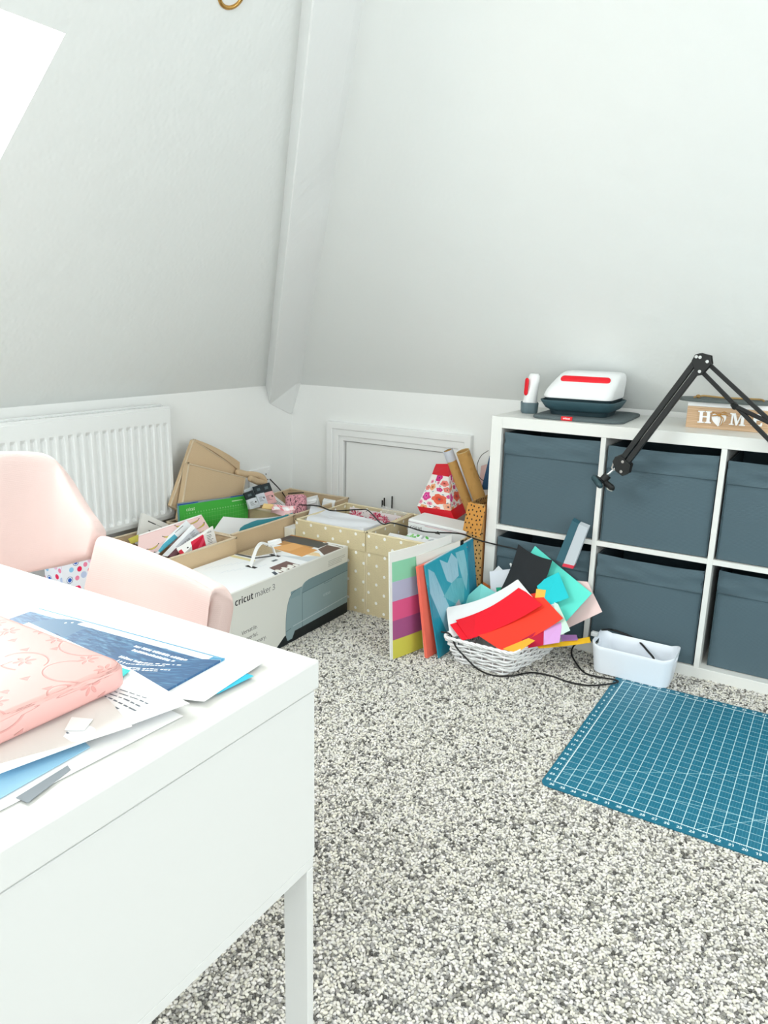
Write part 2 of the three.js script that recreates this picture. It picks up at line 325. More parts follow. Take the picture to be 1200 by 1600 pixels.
// ================================================================ CUBE SHELF AND ITS FABRIC CUBES
const CELL = 0.335, OUT = 0.038, IN = 0.016, SH = 2 * OUT + 2 * CELL + IN, SD = 0.39, COLS = 3, SW = 2 * OUT + COLS * CELL + (COLS - 1) * IN;
{
  const t = thing('cube_shelf', 'white cube shelf unit filled with grey fabric cubes', 'shelf', [SW / 2, 0, -SD / 2]);
  const X = v => v - SW / 2, z0 = -SD / 2, z1 = SD / 2;
  mesh('side_panel', bx(X(0), X(OUT), 0, SH, z0, z1, .0015), M.laminate, t); mesh('side_panel', bx(X(SW - OUT), X(SW), 0, SH, z0, z1, .0015), M.laminate, t);
  mesh('top_panel', bx(X(OUT), X(SW - OUT), SH - OUT, SH, z0, z1, .0015), M.laminate, t); mesh('bottom_panel', bx(X(OUT), X(SW - OUT), 0, OUT, z0, z1, .0015), M.laminate, t);
  for (let c = 1; c < COLS; c++) { const x = OUT + c * (CELL + IN) - IN; mesh('divider', bx(X(x), X(x + IN), OUT, SH - OUT, z0, z1 - .001, .001), M.laminate, t); }
  for (let c = 0; c < COLS; c++) { const x = OUT + c * (CELL + IN); mesh('shelf_board', bx(X(x), X(x + CELL), OUT + CELL, OUT + CELL + IN, z0, z1 - .001, .001), M.laminate, t); }
}
// fabric drawer: soft box, open at the back top, with a sewn band along the top of its front
function drawer(col, row, label, dx, drop, back, w, skew = 0) {
  const h = 0.322 - drop, x0 = OUT + col * (CELL + IN), y0 = OUT + row * (CELL + IN), d = 0.34;
  const t = thing('fabric_cube', label, 'storage cube', [x0 + CELL / 2 + dx, y0 + 0.001, -back], skew, 'grey fabric cubes in the white shelf');
  const N = 26, P = [], front = (u, v, part) => { // gently bulging front
    const e = Math.pow(Math.abs(2 * u - 1), 6), r = 0.014, puff = 0.004 * (1 - (2 * u - 1) ** 2) * (1 - (2 * v - 1) ** 2);
    const wv = part ? 0.0026 * Math.sin(u * 9 + col * 2 + row) * Math.sin(v * 40 + u * 4 + col) + 0.003 * vnoise(u * 6 + col * 3, v * 14 + row * 7, 4096) : 0.001 * vnoise(u * 5 + col * 5, v * 5 + row, 4096);
    return -0.004 * e + puff + wv;
  };
  const patch = (v0, v1, off, part) => {
    const g = new THREE.PlaneGeometry(w, (v1 - v0) * h, N, part ? 14 : N), p = g.attributes.position;
    for (let i = 0; i < p.count; i++) { const u = p.getX(i) / w + .5, v = v0 + (v1 - v0) * ((p.getY(i) / ((v1 - v0) * h)) + .5); let y = v * h, x = p.getX(i);
      if (v > .97) x *= 1 - (v - .97) * .1; p.setXYZ(i, x, y - (part ? 0.003 * Math.sin(u * 3.1) * (v > .9 ? 1 : 0) : 0), off + front(u, v, part)); }
    g.computeVertexNormals(); return metric(g);
  };
  mesh('front_panel', patch(0.004, .80, 0, false), M.slate, t);
  mesh('front_hem', patch(.772, 1, 0.0022, true), M.slate, t);
  mesh('hem_seam', join([bx(-w / 2 + .004, w / 2 - .004, .772 * h - .0012, .772 * h + .0006, 0.002, 0.0062, .0006)]), M.slateDark, t);
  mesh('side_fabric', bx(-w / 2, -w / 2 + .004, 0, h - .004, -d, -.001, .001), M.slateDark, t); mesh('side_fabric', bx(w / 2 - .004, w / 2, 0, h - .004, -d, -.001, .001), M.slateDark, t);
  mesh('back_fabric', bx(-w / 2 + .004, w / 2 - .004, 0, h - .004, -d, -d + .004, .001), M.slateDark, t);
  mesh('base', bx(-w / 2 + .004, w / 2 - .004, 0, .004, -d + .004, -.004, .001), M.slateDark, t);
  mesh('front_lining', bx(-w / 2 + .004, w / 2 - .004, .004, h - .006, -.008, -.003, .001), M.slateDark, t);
}
drawer(0, 1, 'grey fabric cube at the left end of the upper row, under the white press', .004, .001, .012, .326);
drawer(1, 1, 'grey fabric cube in the middle of the upper row, behind the black jointed arm', .002, .011, .008, .324);
drawer(2, 1, 'grey fabric cube at the right of the upper row, below the wooden sign box', .002, .021, .012, .328);
drawer(0, 0, 'grey fabric cube at the left end of the lower row, behind the basket of cards', .001, .014, .010, .326);
drawer(1, 0, 'grey fabric cube in the middle of the lower row, behind the white plastic bin', .001, .014, .008, .326);
drawer(2, 0, 'grey fabric cube at the right of the lower row, pushed deepest into its cube', .008, .009, .034, .316);

// ================================================================ ON TOP OF THE SHELF
// superellipse-like rounded rectangle ring
function ring(w, d, r, n = 10) { const o = []; for (const [sx, sz, a] of [[1, 1, 0], [-1, 1, 1], [-1, -1, 2], [1, -1, 3]]) for (let i = 0; i <= n; i++) { const t = (a + i / n) * Math.PI / 2; o.push([sx * (w / 2 - r) + r * Math.cos(t), sz * (d / 2 - r) + r * Math.sin(t)]); } return o; }
// skin rings of equal length: [{y, pts, dx, dz}], closed at both ends
function loft(rings, capLow = true, capHigh = true, crease = 0.6) {
  const P = [], n = rings[0].pts.length, at = (k, i) => { const r = rings[k], p = r.pts[i % n]; return [p[0] + (r.dx || 0), r.y + (r.tilt ? r.tilt * p[0] : 0), p[1] + (r.dz || 0)]; };
  for (let k = 0; k + 1 < rings.length; k++) for (let i = 0; i < n; i++) { const a = at(k, i), b = at(k, i + 1), c = at(k + 1, i + 1), d = at(k + 1, i); P.push(...a, ...c, ...b, ...a, ...d, ...c); }
  const cap = (k, up) => { const c = [0, 0, 0]; for (let i = 0; i < n; i++) { const p = at(k, i); c[0] += p[0] / n; c[1] += p[1] / n; c[2] += p[2] / n; } for (let i = 0; i < n; i++) { const a = at(k, i), b = at(k, i + 1); P.push(...(up ? [...a, ...c, ...b] : [...a, ...b, ...c])); } };
  if (capLow) cap(0, false); if (capHigh) cap(rings.length - 1, true);
  return smooth(P, crease);
}
function smooth(P, crease = 0.6) {
  let vol = 0; for (let i = 0; i < P.length; i += 9) vol += P[i] * (P[i + 4] * P[i + 8] - P[i + 5] * P[i + 7]) - P[i + 1] * (P[i + 3] * P[i + 8] - P[i + 5] * P[i + 6]) + P[i + 2] * (P[i + 3] * P[i + 7] - P[i + 4] * P[i + 6]);
  if (vol < 0) for (let i = 0; i < P.length; i += 9) for (let k = 0; k < 3; k++) { const q = P[i + 3 + k]; P[i + 3 + k] = P[i + 6 + k]; P[i + 6 + k] = q; }   // faces outwards
  const g = new THREE.BufferGeometry(); g.setAttribute('position', new THREE.Float32BufferAttribute(P, 3)); g.computeVertexNormals();
  const n = g.attributes.normal, map = new Map(), key = i => [0, 1, 2].map(k => Math.round(P[3 * i + k] * 2e4)).join();
  const N = []; for (let i = 0; i < n.count; i++) { const v = new THREE.Vector3().fromBufferAttribute(n, i), k = key(i); N.push(v); (map.get(k) || map.set(k, []).get(k)).push(v); }
  N.forEach((v, i) => { const s = new THREE.Vector3(); for (const w of map.get(key(i))) if (w.dot(v) > crease) s.add(w); s.normalize(); n.setXYZ(i, s.x, s.y, s.z); });
  return metric(g);
}
const TOP = SH;
{ // pad
  const t = thing('press_mat', 'dark grey padded mat lying under the white heat press', 'mat', [0.265, TOP, -0.2], 0.04);
  mesh('pad', loft([{ y: 0, pts: ring(.296, .33, .05) }, { y: .002, pts: ring(.300, .334, .05) }, { y: .008, pts: ring(.300, .334, .05) }, { y: .010, pts: ring(.294, .328, .05) }]), std('#5b676a', .85, { bumpMap: weave, bumpScale: .0004 }), t);
  mesh('red_tag', bx(-.042, -.006, .0015, .0145, .164, .1695, .0008), std('#e0131f', .6), t);
  const s = canvas(128, 48, (x, w, h) => { x.fillStyle = '#e0131f'; x.fillRect(0, 0, w, h); x.fillStyle = '#fff'; x.font = 'bold 32px sans-serif'; x.textAlign = 'center'; x.fillText('cricut', w / 2, 34); });
  const g = new THREE.PlaneGeometry(.033, .012); g.translate(-.024, .008, .1697); mesh('tag_print', g, std('#ffffff', .6, { map: s }), t);
}
{ // heat press: tray, dark sole, white shell, red handle slot
  const t = thing('heat_press', 'white heat press with a red handle slot on its dark stand', 'heat press', [0.252, TOP + 0.0105, -0.185], 0.03);
  mesh('stand_foot', loft([{ y: 0, pts: ring(.19, .15, .03) }, { y: .018, pts: ring(.20, .16, .03) }]), std('#22383f', .6), t);
  mesh('stand_tray', loft([{ y: .014, pts: ring(.20, .17, .04) }, { y: .022, pts: ring(.226, .196, .045) }, { y: .046, pts: ring(.252, .226, .045) }, { y: .049, pts: ring(.252, .226, .045) }, { y: .049, pts: ring(.242, .216, .04) }, { y: .034, pts: ring(.226, .2, .04) }]), std('#35545d', .55), t);
  mesh('sole_plate', loft([{ y: .0345, pts: ring(.212, .186, .03) }, { y: .050, pts: ring(.222, .196, .03) }, { y: .056, pts: ring(.226, .20, .03) }]), std('#23373d', .5), t);
  const w = [[.057, .226, .202, 0, 0, .03], [.064, .230, .204, 0, 0, .03], [.082, .226, .196, .004, -.002, .032], [.100, .220, .176, .010, -.008, .034], [.118, .212, .150, .016, -.015, .036], [.132, .203, .126, .020, -.022, .036], [.139, .190, .108, .022, -.026, .034], [.142, .170, .086, .022, -.028, .03]];
  const shell = loft(w.map(([y, a, b, dx, dz, r]) => ({ y, pts: ring(a, b, r), dx, dz })), true, true, .4);
  const shellMesh = mesh('shell', shell, std('#eef0f1', .3), t);
  const cap = new THREE.CapsuleGeometry(.0125, .140, 8, 24); cap.rotateZ(Math.PI / 2); cap.scale(1, 1, .35); cap.rotateX(-.62); cap.translate(.016, .1185, .0605); mesh('handle_slot', metric(cap), M.red, t);
  mesh('button', new THREE.SphereGeometry(.003, 12, 8).scale(1, .6, .4).translate(.012, .0905, .0905), std('#f7f8f8', .3), t);
}
{ // small press
  const t = thing('mini_press', 'small white hand press with a red grip in a grey cradle', 'mini press', [0.062, TOP, -0.18], 0.45);
  mesh('cradle', loft([{ y: 0, pts: ring(.05, .062, .016) }, { y: .004, pts: ring(.056, .068, .018) }, { y: .036, pts: ring(.060, .072, .02) }, { y: .038, pts: ring(.056, .068, .018) }, { y: .03, pts: ring(.05, .06, .016) }]), std('#5d7178', .55), t);
  mesh('body', loft([[.032, .050, .058, 0, 0], [.055, .046, .054, 0, .002], [.085, .042, .048, -.003, .006], [.112, .042, .046, -.006, .009], [.128, .038, .040, -.008, .011], [.136, .028, .028, -.008, .011]].map(([y, a, b, dz, dx]) => ({ y, pts: ring(a, b, Math.min(a, b) * .45), dz, dx }))), std('#f1f2f2', .3), t);
  const c = new THREE.CapsuleGeometry(.0095, .042, 6, 16); c.scale(1, 1, .5); c.translate(0, .092, .0225); const m = mesh('red_grip', metric(c), M.red, t); m.rotation.y = -1.0; m.rotation.z = -.06;
  mesh('button', bx(.0165, .0185, .07, .074, .004, .012, .0008), M.black, t);
}
const fontBold = await new FontLoader().loadAsync('fonts/droid/droid_serif_bold.typeface.json');
{ // sign box
  const wood = canvas(512, 128, (x, w, h) => { x.fillStyle = '#cfae8a'; x.fillRect(0, 0, w, h); for (let i = 0; i < 220; i++) { const y = rnd() * h; x.strokeStyle = `rgba(${rnd() < .5 ? '150,105,70' : '235,210,180'},${rr(.08, .3)})`; x.lineWidth = rr(.5, 2); x.beginPath(); x.moveTo(0, y); for (let k = 0; k <= w; k += 32) x.lineTo(k, y + Math.sin(k * .013 + i) * 3 + rr(-1, 1)); x.stroke(); } x.strokeStyle = 'rgba(140,85,60,.5)'; x.beginPath(); x.ellipse(395, 100, 30, 12, 0, 0, 7); x.stroke(); }, { rep: [.28, .07] });
  const W = .29, t = thing('sign_box', 'wooden planter box with white letters spelling HOME', 'box', [.593 + W / 2, TOP, -.147], .012);
  const wm = std('#ffffff', .7, { map: wood });
  mesh('front_board', bx(-W / 2, W / 2, 0, .066, -.012, 0, .001), wm, t); mesh('back_board', bx(-W / 2, W / 2, 0, .066, -.11, -.098, .001), wm, t);
  mesh('end_board', bx(-W / 2, -W / 2 + .012, 0, .066, -.098, -.012, .001), wm, t); mesh('end_board', bx(W / 2 - .012, W / 2, 0, .066, -.098, -.012, .001), wm, t); mesh('base_board', bx(-W / 2 + .012, W / 2 - .012, 0, .01, -.098, -.012, .001), wm, t);
  mesh('white_rim', join([bx(-W / 2, W / 2, .0665, .081, -.014, .001, .001), bx(-W / 2, W / 2, .0665, .081, -.111, -.097, .001), bx(-W / 2, -W / 2 + .014, .0665, .081, -.097, -.014, .001), bx(W / 2 - .014, W / 2, .0665, .081, -.097, -.014, .001)]), M.white, t);
  const letter = (ch, x, y, s, rot) => { const g = new TextGeometry(ch, { font: fontBold, size: s, depth: .005, curveSegments: 4, bevelEnabled: true, bevelSize: .0006, bevelThickness: .0006, bevelSegments: 1 }); g.computeBoundingBox(); g.translate(-g.boundingBox.min.x, 0, 0); const m = mesh('letter', metric(g), M.white, t); m.position.set(x - W / 2, y, .0008); m.rotation.z = rot; return m; };
  letter('H', .034, .017, .036, .02); letter('M', .124, .018, .035, -.01); letter('E', .185, .020, .035, .0);
  const s = new THREE.Shape(); s.moveTo(0, 0); s.bezierCurveTo(-.006, .006, -.0215, .016, -.0195, .028); s.bezierCurveTo(-.018, .039, -.004, .040, 0, .031); s.bezierCurveTo(.004, .040, .018, .039, .0195, .028); s.bezierCurveTo(.0215, .016, .006, .006, 0, 0);
  const hg = new THREE.ExtrudeGeometry(s, { depth: .004, bevelEnabled: true, bevelSize: .001, bevelThickness: .001, bevelSegments: 2 }); const h = mesh('wooden_heart', metric(hg), M.white, t); h.position.set(.094 - W / 2, .011, .002);
  const raffia = std('#b98a48', .8), bow = []; for (const [dx, dy, r] of [[-.024, .004, .004], [.02, .008, .003], [-.018, -.004, .0], [.024, .001, .002]]) bow.push(tube([[.094 - W / 2, .045, .009], [.094 - W / 2 + dx * .6, .047 + dy, .013], [.094 - W / 2 + dx, .045 + dy, .011]], .0017, 12, 6)); for (const dx of [.006, .012]) bow.push(tube([[.096 - W / 2, .045, .010], [.096 - W / 2 + dx, .034, .012], [.094 - W / 2 + dx * .9, .017, .010]], .0015, 12, 6));
  mesh('raffia_bow', join(bow.concat([new THREE.SphereGeometry(.0045, 10, 8).translate(.094 - W / 2, .045, .010)])), raffia, t);
}
{ // slate lying on the box
  const t = thing('slate_sign', 'dark oval slate plaque with a rope loop lying on the sign box', 'plaque', [.70, TOP + .0815, -.19], .06);
  const pts = []; for (let i = 0; i < 56; i++) { const a = i / 56 * Math.PI * 2, c = Math.cos(a), s = Math.sin(a); pts.push([Math.sign(c) * Math.abs(c) ** .72 * .142, Math.sign(s) * Math.abs(s) ** .72 * .075]); }
  mesh('slate', loft([{ y: 0, pts: pts.map(p => [p[0] * .985, p[1] * .985]) }, { y: .0022, pts }, { y: .0055, pts }, { y: .0075, pts: pts.map(p => [p[0] * .99, p[1] * .98]) }]), std('#565f5e', .7, { bumpMap: plaster, bumpScale: .003 }), t);
  mesh('rope_loop', tube([[-.085, .010, .012], [-.07, .015, .004], [-.02, .0115, -.012], [.04, .0115, -.014], [.09, .013, .0], [.10, .0105, .014]], .003, 40, 7), std('#a98a58', .9), t);
  mesh('rope_knot', join([new THREE.SphereGeometry(.0058, 12, 8).scale(1.3, 1, 1).translate(-.085, .013, .012), tube([[-.085, .013, .012], [-.096, .011, .018], [-.094, .0098, .026]], .0022, 10, 6)]), std('#9a7a48', .9), t);
}
{ // jointed arm clamped to the shelf top, its lower end hanging in front of the drawers
  const t = thing('jointed_arm', 'black jointed desk arm hanging in front of the shelf', 'desk arm', [.93, TOP, .03]);
  const o = [.93, TOP, .03], p = (x, y, z) => [x - o[0], y - o[1], z - o[2]];
  const A = p(.456, .664, .075), B = p(.639, .980, .05), A2 = p(.472, .655, .075), B2 = p(.653, .966, .05), C1 = p(.664, .968, .045), C2 = p(.649, .946, .045);
  for (const [a, b] of [[A, B], [A2, B2]]) mesh('lower_bar', bar(a, b, .0162, .022, [0, 0, 1], .003), M.blackMetal, t);
  const E1 = p(.905, .764, .03), E2 = p(.893, .722, .03);
  mesh('upper_bar', bar(C1, E1, .0115, .012, [0, 0, 1], .002), M.blackMetal, t); mesh('upper_bar', bar(C2, E2, .0115, .012, [0, 0, 1], .002), M.blackMetal, t);
  mesh('spring_strut', bar(p(.748, .853, .042), p(.866, .802, .034), .011, .014, [0, 0, 1], .003), M.black, t); mesh('strut_collar', rod(p(.745, .856, .036), p(.751, .851, .05), .009, 16), M.blackMetal, t);
  const pl = (pts, z, d) => { const s = new THREE.Shape(pts.map(q => new THREE.Vector2(q[0] - o[0], q[1] - o[1]))); const g = new THREE.ExtrudeGeometry(s, { depth: d, bevelEnabled: true, bevelSize: .001, bevelThickness: .001, bevelSegments: 2 }); g.translate(0, 0, z - o[2]); return metric(g); };
  const elbow = [[.626, .972], [.633, .989], [.645, .993], [.672, .987], [.677, .966], [.655, .935], [.643, .932]]; mesh('elbow_plate', pl(elbow, .063, .003), M.blackMetal, t); mesh('elbow_plate', pl(elbow, .032, .003), M.blackMetal, t);
  const low = [[.440, .668], [.446, .682], [.460, .688], [.492, .662], [.488, .636], [.472, .628], [.452, .640]]; mesh('end_plate', pl(low, .089, .003), M.blackMetal, t); mesh('end_plate', pl(low, .058, .003), M.blackMetal, t);
  for (const q of [[.647, .983, .066], [.637, .984, .066], [.667, .972, .066], [.650, .944, .066], [.470, .671, .092], [.468, .641, .092]]) mesh('bolt_head', rod(p(q[0], q[1], q[2]), p(q[0], q[1], q[2] + .005), .0045, 14), M.steel, t);
  mesh('swivel_bracket', join([bar(p(.440, .662, .075), p(.436, .645, .075), .005, .016, [0, 0, 1], .001), bar(p(.436, .645, .075), p(.446, .640, .075), .005, .016, [0, 0, 1], .001)]), M.steel, t);
  mesh('threaded_stud', rod(p(.444, .644, .075), p(.418, .616, .08), .0042, 14), M.steel, t);
  mesh('clip_hub', join([rod(p(.425, .622, .078), p(.414, .606, .083), .0125, 20), rod(p(.414, .606, .083), p(.411, .598, .084), .014, 20, .010)]), M.black, t);
  const jaw = (a, b, c, w) => { const g = tube([a, b, c], w, 20, 14); return g; };
  const lobe = (a, b, r) => { const d = V(b).sub(V(a)), g = new THREE.CapsuleGeometry(r, d.length(), 8, 18); g.scale(1, 1, .8); g.applyQuaternion(new THREE.Quaternion().setFromUnitVectors(new THREE.Vector3(0, 1, 0), d.clone().normalize())); g.translate((a[0] + b[0]) / 2, (a[1] + b[1]) / 2, (a[2] + b[2]) / 2); return metric(g); };
  mesh('clip_jaw', lobe(p(.388, .608, .084), p(.410, .594, .104), .0115), std('#27434a', .35), t); mesh('clip_jaw', lobe(p(.428, .597, .09), p(.445, .590, .10), .0115), M.black, t);
  mesh('clip_arm', join([jaw(p(.392, .612, .084), p(.408, .606, .085), p(.430, .598, .088), .006)]), M.black, t);
  mesh('clip_pad', lobe(p(.436, .586, .098), p(.446, .584, .102), .006), std('#b9bdb6', .5), t);
  mesh('base_joint', join([bar(p(.885, .71, .03), p(.915, .775, .03), .03, .03, [0, 0, 1], .003), rod(p(.91, .69, .03), p(.91, .80, .03), .009, 16)]), M.blackMetal, t);
  mesh('table_clamp', join([bx(...[.885 - o[0], .935 - o[0], TOP + .001 - o[1], TOP + .012 - o[1], -.045 - o[2], .045 - o[2]], .002), bx(.885 - o[0], .935 - o[0], TOP - .055 - o[1], TOP + .001 - o[1], .003 - o[2], .014 - o[2], .002)]), M.blackMetal, t);
}

// ================================================================ STORAGE BOXES ALONG THE WALLS
function openBox(name, label, x0, x1, z0, z1, h, mat, rimMat, group, o = {}) {
  const cx = (x0 + x1) / 2, cz = (z0 + z1) / 2, w = (x1 - x0) / 2, d = (z1 - z0) / 2, T = .005, t = thing(name, label, 'storage box', [cx, 0, cz], 0, group);
  const warp = (g, f) => { const p = g.attributes.position; for (let i = 0; i < p.count; i++) { const q = f(p.getX(i), p.getY(i), p.getZ(i)); p.setXYZ(i, ...q); } g.computeVertexNormals(); return metric(g); };
  const side = (n, ax, s) => { // panel with a slight outward belly
    const L = ax === 'x' ? w : d, g = new THREE.BoxGeometry(2 * L, h - .004, T, 12, 10, 1); g.translate(0, (h - .004) / 2 + .001, 0);
    const k = warp(g, (x, y, z) => [x, y, z + .003 * (1 - (x / L) ** 2) * Math.sin(Math.PI * y / h)]);
    if (ax === 'x') { if (s < 0) k.rotateY(Math.PI); k.translate(0, 0, s * (d - T / 2)); } else { k.rotateY(s * Math.PI / 2); k.translate(s * (w - T / 2), 0, 0); }
    mesh('side_panel', k, mat, t);
  };
  side(0, 'x', 1); side(0, 'x', -1); side(0, 'z', 1); side(0, 'z', -1);
  mesh('base', bx(-w + T, w - T, .001, .006, -d + T, d - T, 0), mat, t);
  mesh('rim_binding', tube([[-w + T / 2, h - .002, -d + T / 2], [w - T / 2, h - .002, -d + T / 2], [w - T / 2, h - .002, d - T / 2], [-w + T / 2, h - .002, d - T / 2]].flatMap((p, i, a) => { const q = a[(i + 1) % 4]; return [p, [p[0] * .98 + q[0] * .02, p[1], p[2] * .98 + q[2] * .02], [p[0] * .5 + q[0] * .5, p[1] - .0015, p[2] * .5 + q[2] * .5], [p[0] * .02 + q[0] * .98, p[1], p[2] * .02 + q[2] * .98]]; }), .0042, 160, 6, true), rimMat, t);
  if (o.band) { const y1 = h - .004, y0 = h - .075; for (const s of [1]) { const g = new THREE.BoxGeometry(2 * w + .002, y1 - y0, .003, 20, 8, 1); g.translate(0, (y0 + y1) / 2, 0); const k = warp(g, (x, y, z) => [x, y, z + .0025 * Math.sin(x * 23 + y * 9) * (y1 - y) / (y1 - y0) + .002]); k.translate(0, 0, d + .0015); mesh('front_hem', k, mat, t); } }
  if (o.seam) for (const s of [-1, 1]) mesh('corner_seam', bx(s * w - .0025, s * w + .0025, .004, h - .004, d - .0025, d + .001, .001), rimMat, t);
  return t;
}
const dots = canvas(256, 256, (x, w, h) => { x.fillStyle = '#dccda6'; x.fillRect(0, 0, w, h); for (let i = 0; i < 2600; i++) { x.fillStyle = `rgba(${rnd() < .5 ? '120,105,75' : '235,225,195'},.10)`; x.fillRect(rnd() * w, rnd() * h, rr(4, 26), 1); } x.fillStyle = '#fffef8'; for (const [a, b] of [[64, 60], [192, 188]]) { x.beginPath(); x.arc(a, b, 21, 0, 7); x.fill(); } }, { rep: [.068, .072] });
M.dots = std('#ffffff', .85, { map: dots, bumpMap: weave, bumpScale: .0004 });
M.dotRim = std('#e6d8b6', .9);
const GB = 'plain beige fabric storage boxes along the left wall', GP = 'polka dot fabric storage boxes by the loft hatch';
openBox('fabric_box', 'plain beige fabric box in the corner of the room holding a pink pouch', -1.10, -.78, -.29, .086, .318, M.beige, M.beigeLight, GB);
openBox('fabric_box', 'plain beige fabric box holding the green cutting mat and tilted lids', -1.10, -.78, .092, .452, .318, M.beige, M.beigeLight, GB);
openBox('fabric_box', 'plain beige fabric box beside the pink chair, filled with craft packets', -1.08, -.745, .458, .80, .318, M.beige, M.beigeLight, GB);
openBox('polka_dot_box', 'beige polka dot box holding white plastic bags and a pink flowered card', -.728, -.409, -.20, .14, .32, M.dots, M.dotRim, GP, { band: true, seam: true });
openBox('polka_dot_box', 'beige polka dot box next to the striped paper pad', -.403, -.076, -.20, .14, .32, M.dots, M.dotRim, GP, { band: true, seam: true });

// two box lids leaning on edge in the second box; plane across the wall, width along `e`
function lid(label, tl, a, w, l, depth, lean) {
  // tl: upper left corner [x,y,z]; a: slope of its upper edge; opens towards the room
  const t = thing('box_lid', label, 'lid', tl, 0, 'beige fabric box lids');
  const ey = new THREE.Vector3(0, -Math.sin(a), -Math.cos(a)), ed = new THREE.Vector3(lean, -Math.cos(a), Math.sin(a)).normalize(), n = new THREE.Vector3().crossVectors(ey, ed).normalize(); if (n.x < 0) n.negate();
  const P = (u, v, k) => ey.clone().multiplyScalar(u).addScaledVector(ed, v).addScaledVector(n, k).toArray();
  const slab = (u0, u1, v0, v1, k0, k1) => { const g = new RoundedBoxGeometry(u1 - u0, v1 - v0, k1 - k0, 3, .003); metric(g); g.translate((u0 + u1) / 2, (v0 + v1) / 2, (k0 + k1) / 2); g.applyMatrix4(new THREE.Matrix4().makeBasis(ey, ed, n)); return g; };
  const fix = g => { const m = ey.clone().cross(ed).dot(n); if (m < 0) { const q = g.index ? g.toNonIndexed() : g; const p = q.attributes.position, nn = q.attributes.normal, uv = q.attributes.uv; for (let i = 0; i < p.count; i += 3) for (const at of [p, nn, uv]) { const s = at.itemSize; for (let k = 0; k < s; k++) { const A = at.array, x = A[(i + 1) * s + k]; A[(i + 1) * s + k] = A[(i + 2) * s + k]; A[(i + 2) * s + k] = x; } } return q; } return g; };
  mesh('lid_panel', fix(slab(0, l, 0, w, -.004, .002)), M.beige, t);
  for (const q of [[0, l, -.004, .002, -depth, 0], [0, l, w - .002, w + .004, -depth, 0], [-.004, .002, 0, w, -depth, 0], [l - .002, l + .004, 0, w, -depth, 0]]) mesh('lid_edge', fix(slab(...q)), M.beige, t);
  const b = [[0, 0], [l, 0], [l, w], [0, w]].flatMap(([u, v], i, A) => { const [u2, v2] = A[(i + 1) % 4]; return [P(u * .98 + u2 * .02, v * .98 + v2 * .02, .001), P((u + u2) / 2, (v + v2) / 2, .001), P(u * .02 + u2 * .98, v * .02 + v2 * .98, .001)]; });
  mesh('rim_piping', tube(b, .0032, 120, 6, true), M.beigeLight, t);
  return t;
}
lid('large beige lid leaning against the left wall, the rearmost of the two', [-1.1000, 0.6071, 0.2981], .55, .270, .305, .014, .05);
lid('beige lid leaning in front of the larger lid, behind the green mat', [-1.0650, 0.5278, 0.3597], .32, .215, .325, .022, .05);
sheet('fabric_fold', [[-1.1050, 0.6081, 0.2897], [-1.0950, 0.4886, 0.0536], [-1.0950, 0.4511, 0.0549], [-1.1000, 0.5957, 0.2853]], M.beige, 'soft beige fabric fold along the upper edge of the large lid', 'fabric fold', { th: .012, bow: [0, .010, 0], n: 12 });
{ // slack fabric loop beyond the lids
  const t = single('fabric_strap', tube([[-1.0800, 0.4506, 0.0753], [-1.0700, 0.4383, 0.0402], [-1.0600, 0.4299, -0.0038], [-1.0500, 0.4150, -0.0365], [-1.0500, 0.3931, -0.0525], [-1.0400, 0.4023, -0.0042], [-1.0400, 0.4235, 0.0431]], .014, 40, 10), M.beige, 'crumpled beige fabric strap hanging over the lids below the wall socket', 'strap');
}

// ---- what stands in the second box
{
  const grid = canvas(1024, 640, (x, w, h) => { x.fillStyle = '#4cc04a'; x.fillRect(0, 0, w, h); x.strokeStyle = 'rgba(170,230,150,.55)'; for (let i = 1; i < 14; i++) { x.lineWidth = 2; x.beginPath(); x.moveTo(60, 70 + i * 40); x.lineTo(w - 20, 70 + i * 40); x.stroke(); } for (let i = 0; i < 25; i++) { x.beginPath(); x.moveTo(60 + i * 40, 80); x.lineTo(60 + i * 40, h); x.stroke(); } x.fillStyle = '#d9f5cf'; x.font = 'bold 44px sans-serif'; x.fillText('cricut', 90, 64); x.font = '18px sans-serif'; for (let i = 1; i < 24; i++) x.fillText(String(i), 52 + i * 40, 92); x.fillRect(w - 260, 30, 170, 10); });
  const c = [[-1.040, .3845, .440], [-1.000, .3705, .108], [-1.010, .130, .104], [-1.046, .13, .430]];
  const off = (k, dy) => c.map(([x, y, z]) => [x - k, y + dy, z]);
  sheet('cutting_mat', c, std('#ffffff', .5, { map: grid }), 'bright green gridded cutting mat standing in the beige box', 'cutting mat', { th: .002 });
  sheet('cutting_mat', off(.007, .004), std('#1f5aa8', .5), 'blue cutting mat standing right behind the green one', 'cutting mat', { th: .002 });
  sheet('cutting_mat', off(.011, .0085).map((p, i) => i === 1 || i === 2 ? [p[0], p[1], p[2] + .09] : p), std('#8f9aa2', .5), 'grey cutting mat at the back of the mats in the beige box', 'cutting mat', { th: .002 });
  sheet('cutting_mat', off(.0035, .001).map(p => [p[0], p[1], p[2] + .007]), std('#6fa7ad', .5), 'pale teal mat showing only its left edge beside the green mat', 'cutting mat', { th: .002 });
  sheet('paper_sheet', [[-0.9000, 0.3481, 0.3565], [-0.8000, 0.3154, 0.0724], [-.80, .20, .105], [-0.8600, 0.2660, 0.4903]], M.paper, 'white sheet bending up out of the beige box before the green mat', 'paper', { bowv: [-.02, -.015, .0], bow: [0, -.012, 0], th: .0008 });
  sheet('plastic_sheet', [[-0.8850, 0.3250, 0.2940], [-0.7920, 0.3230, 0.0783], [-.80, .21, .108], [-.87, .21, .33]], std('#3f97a6', .4), 'teal plastic sheet edge tucked behind the bending white sheet', 'plastic sheet', { bow: [0, -.012, 0], th: .0012 });
}
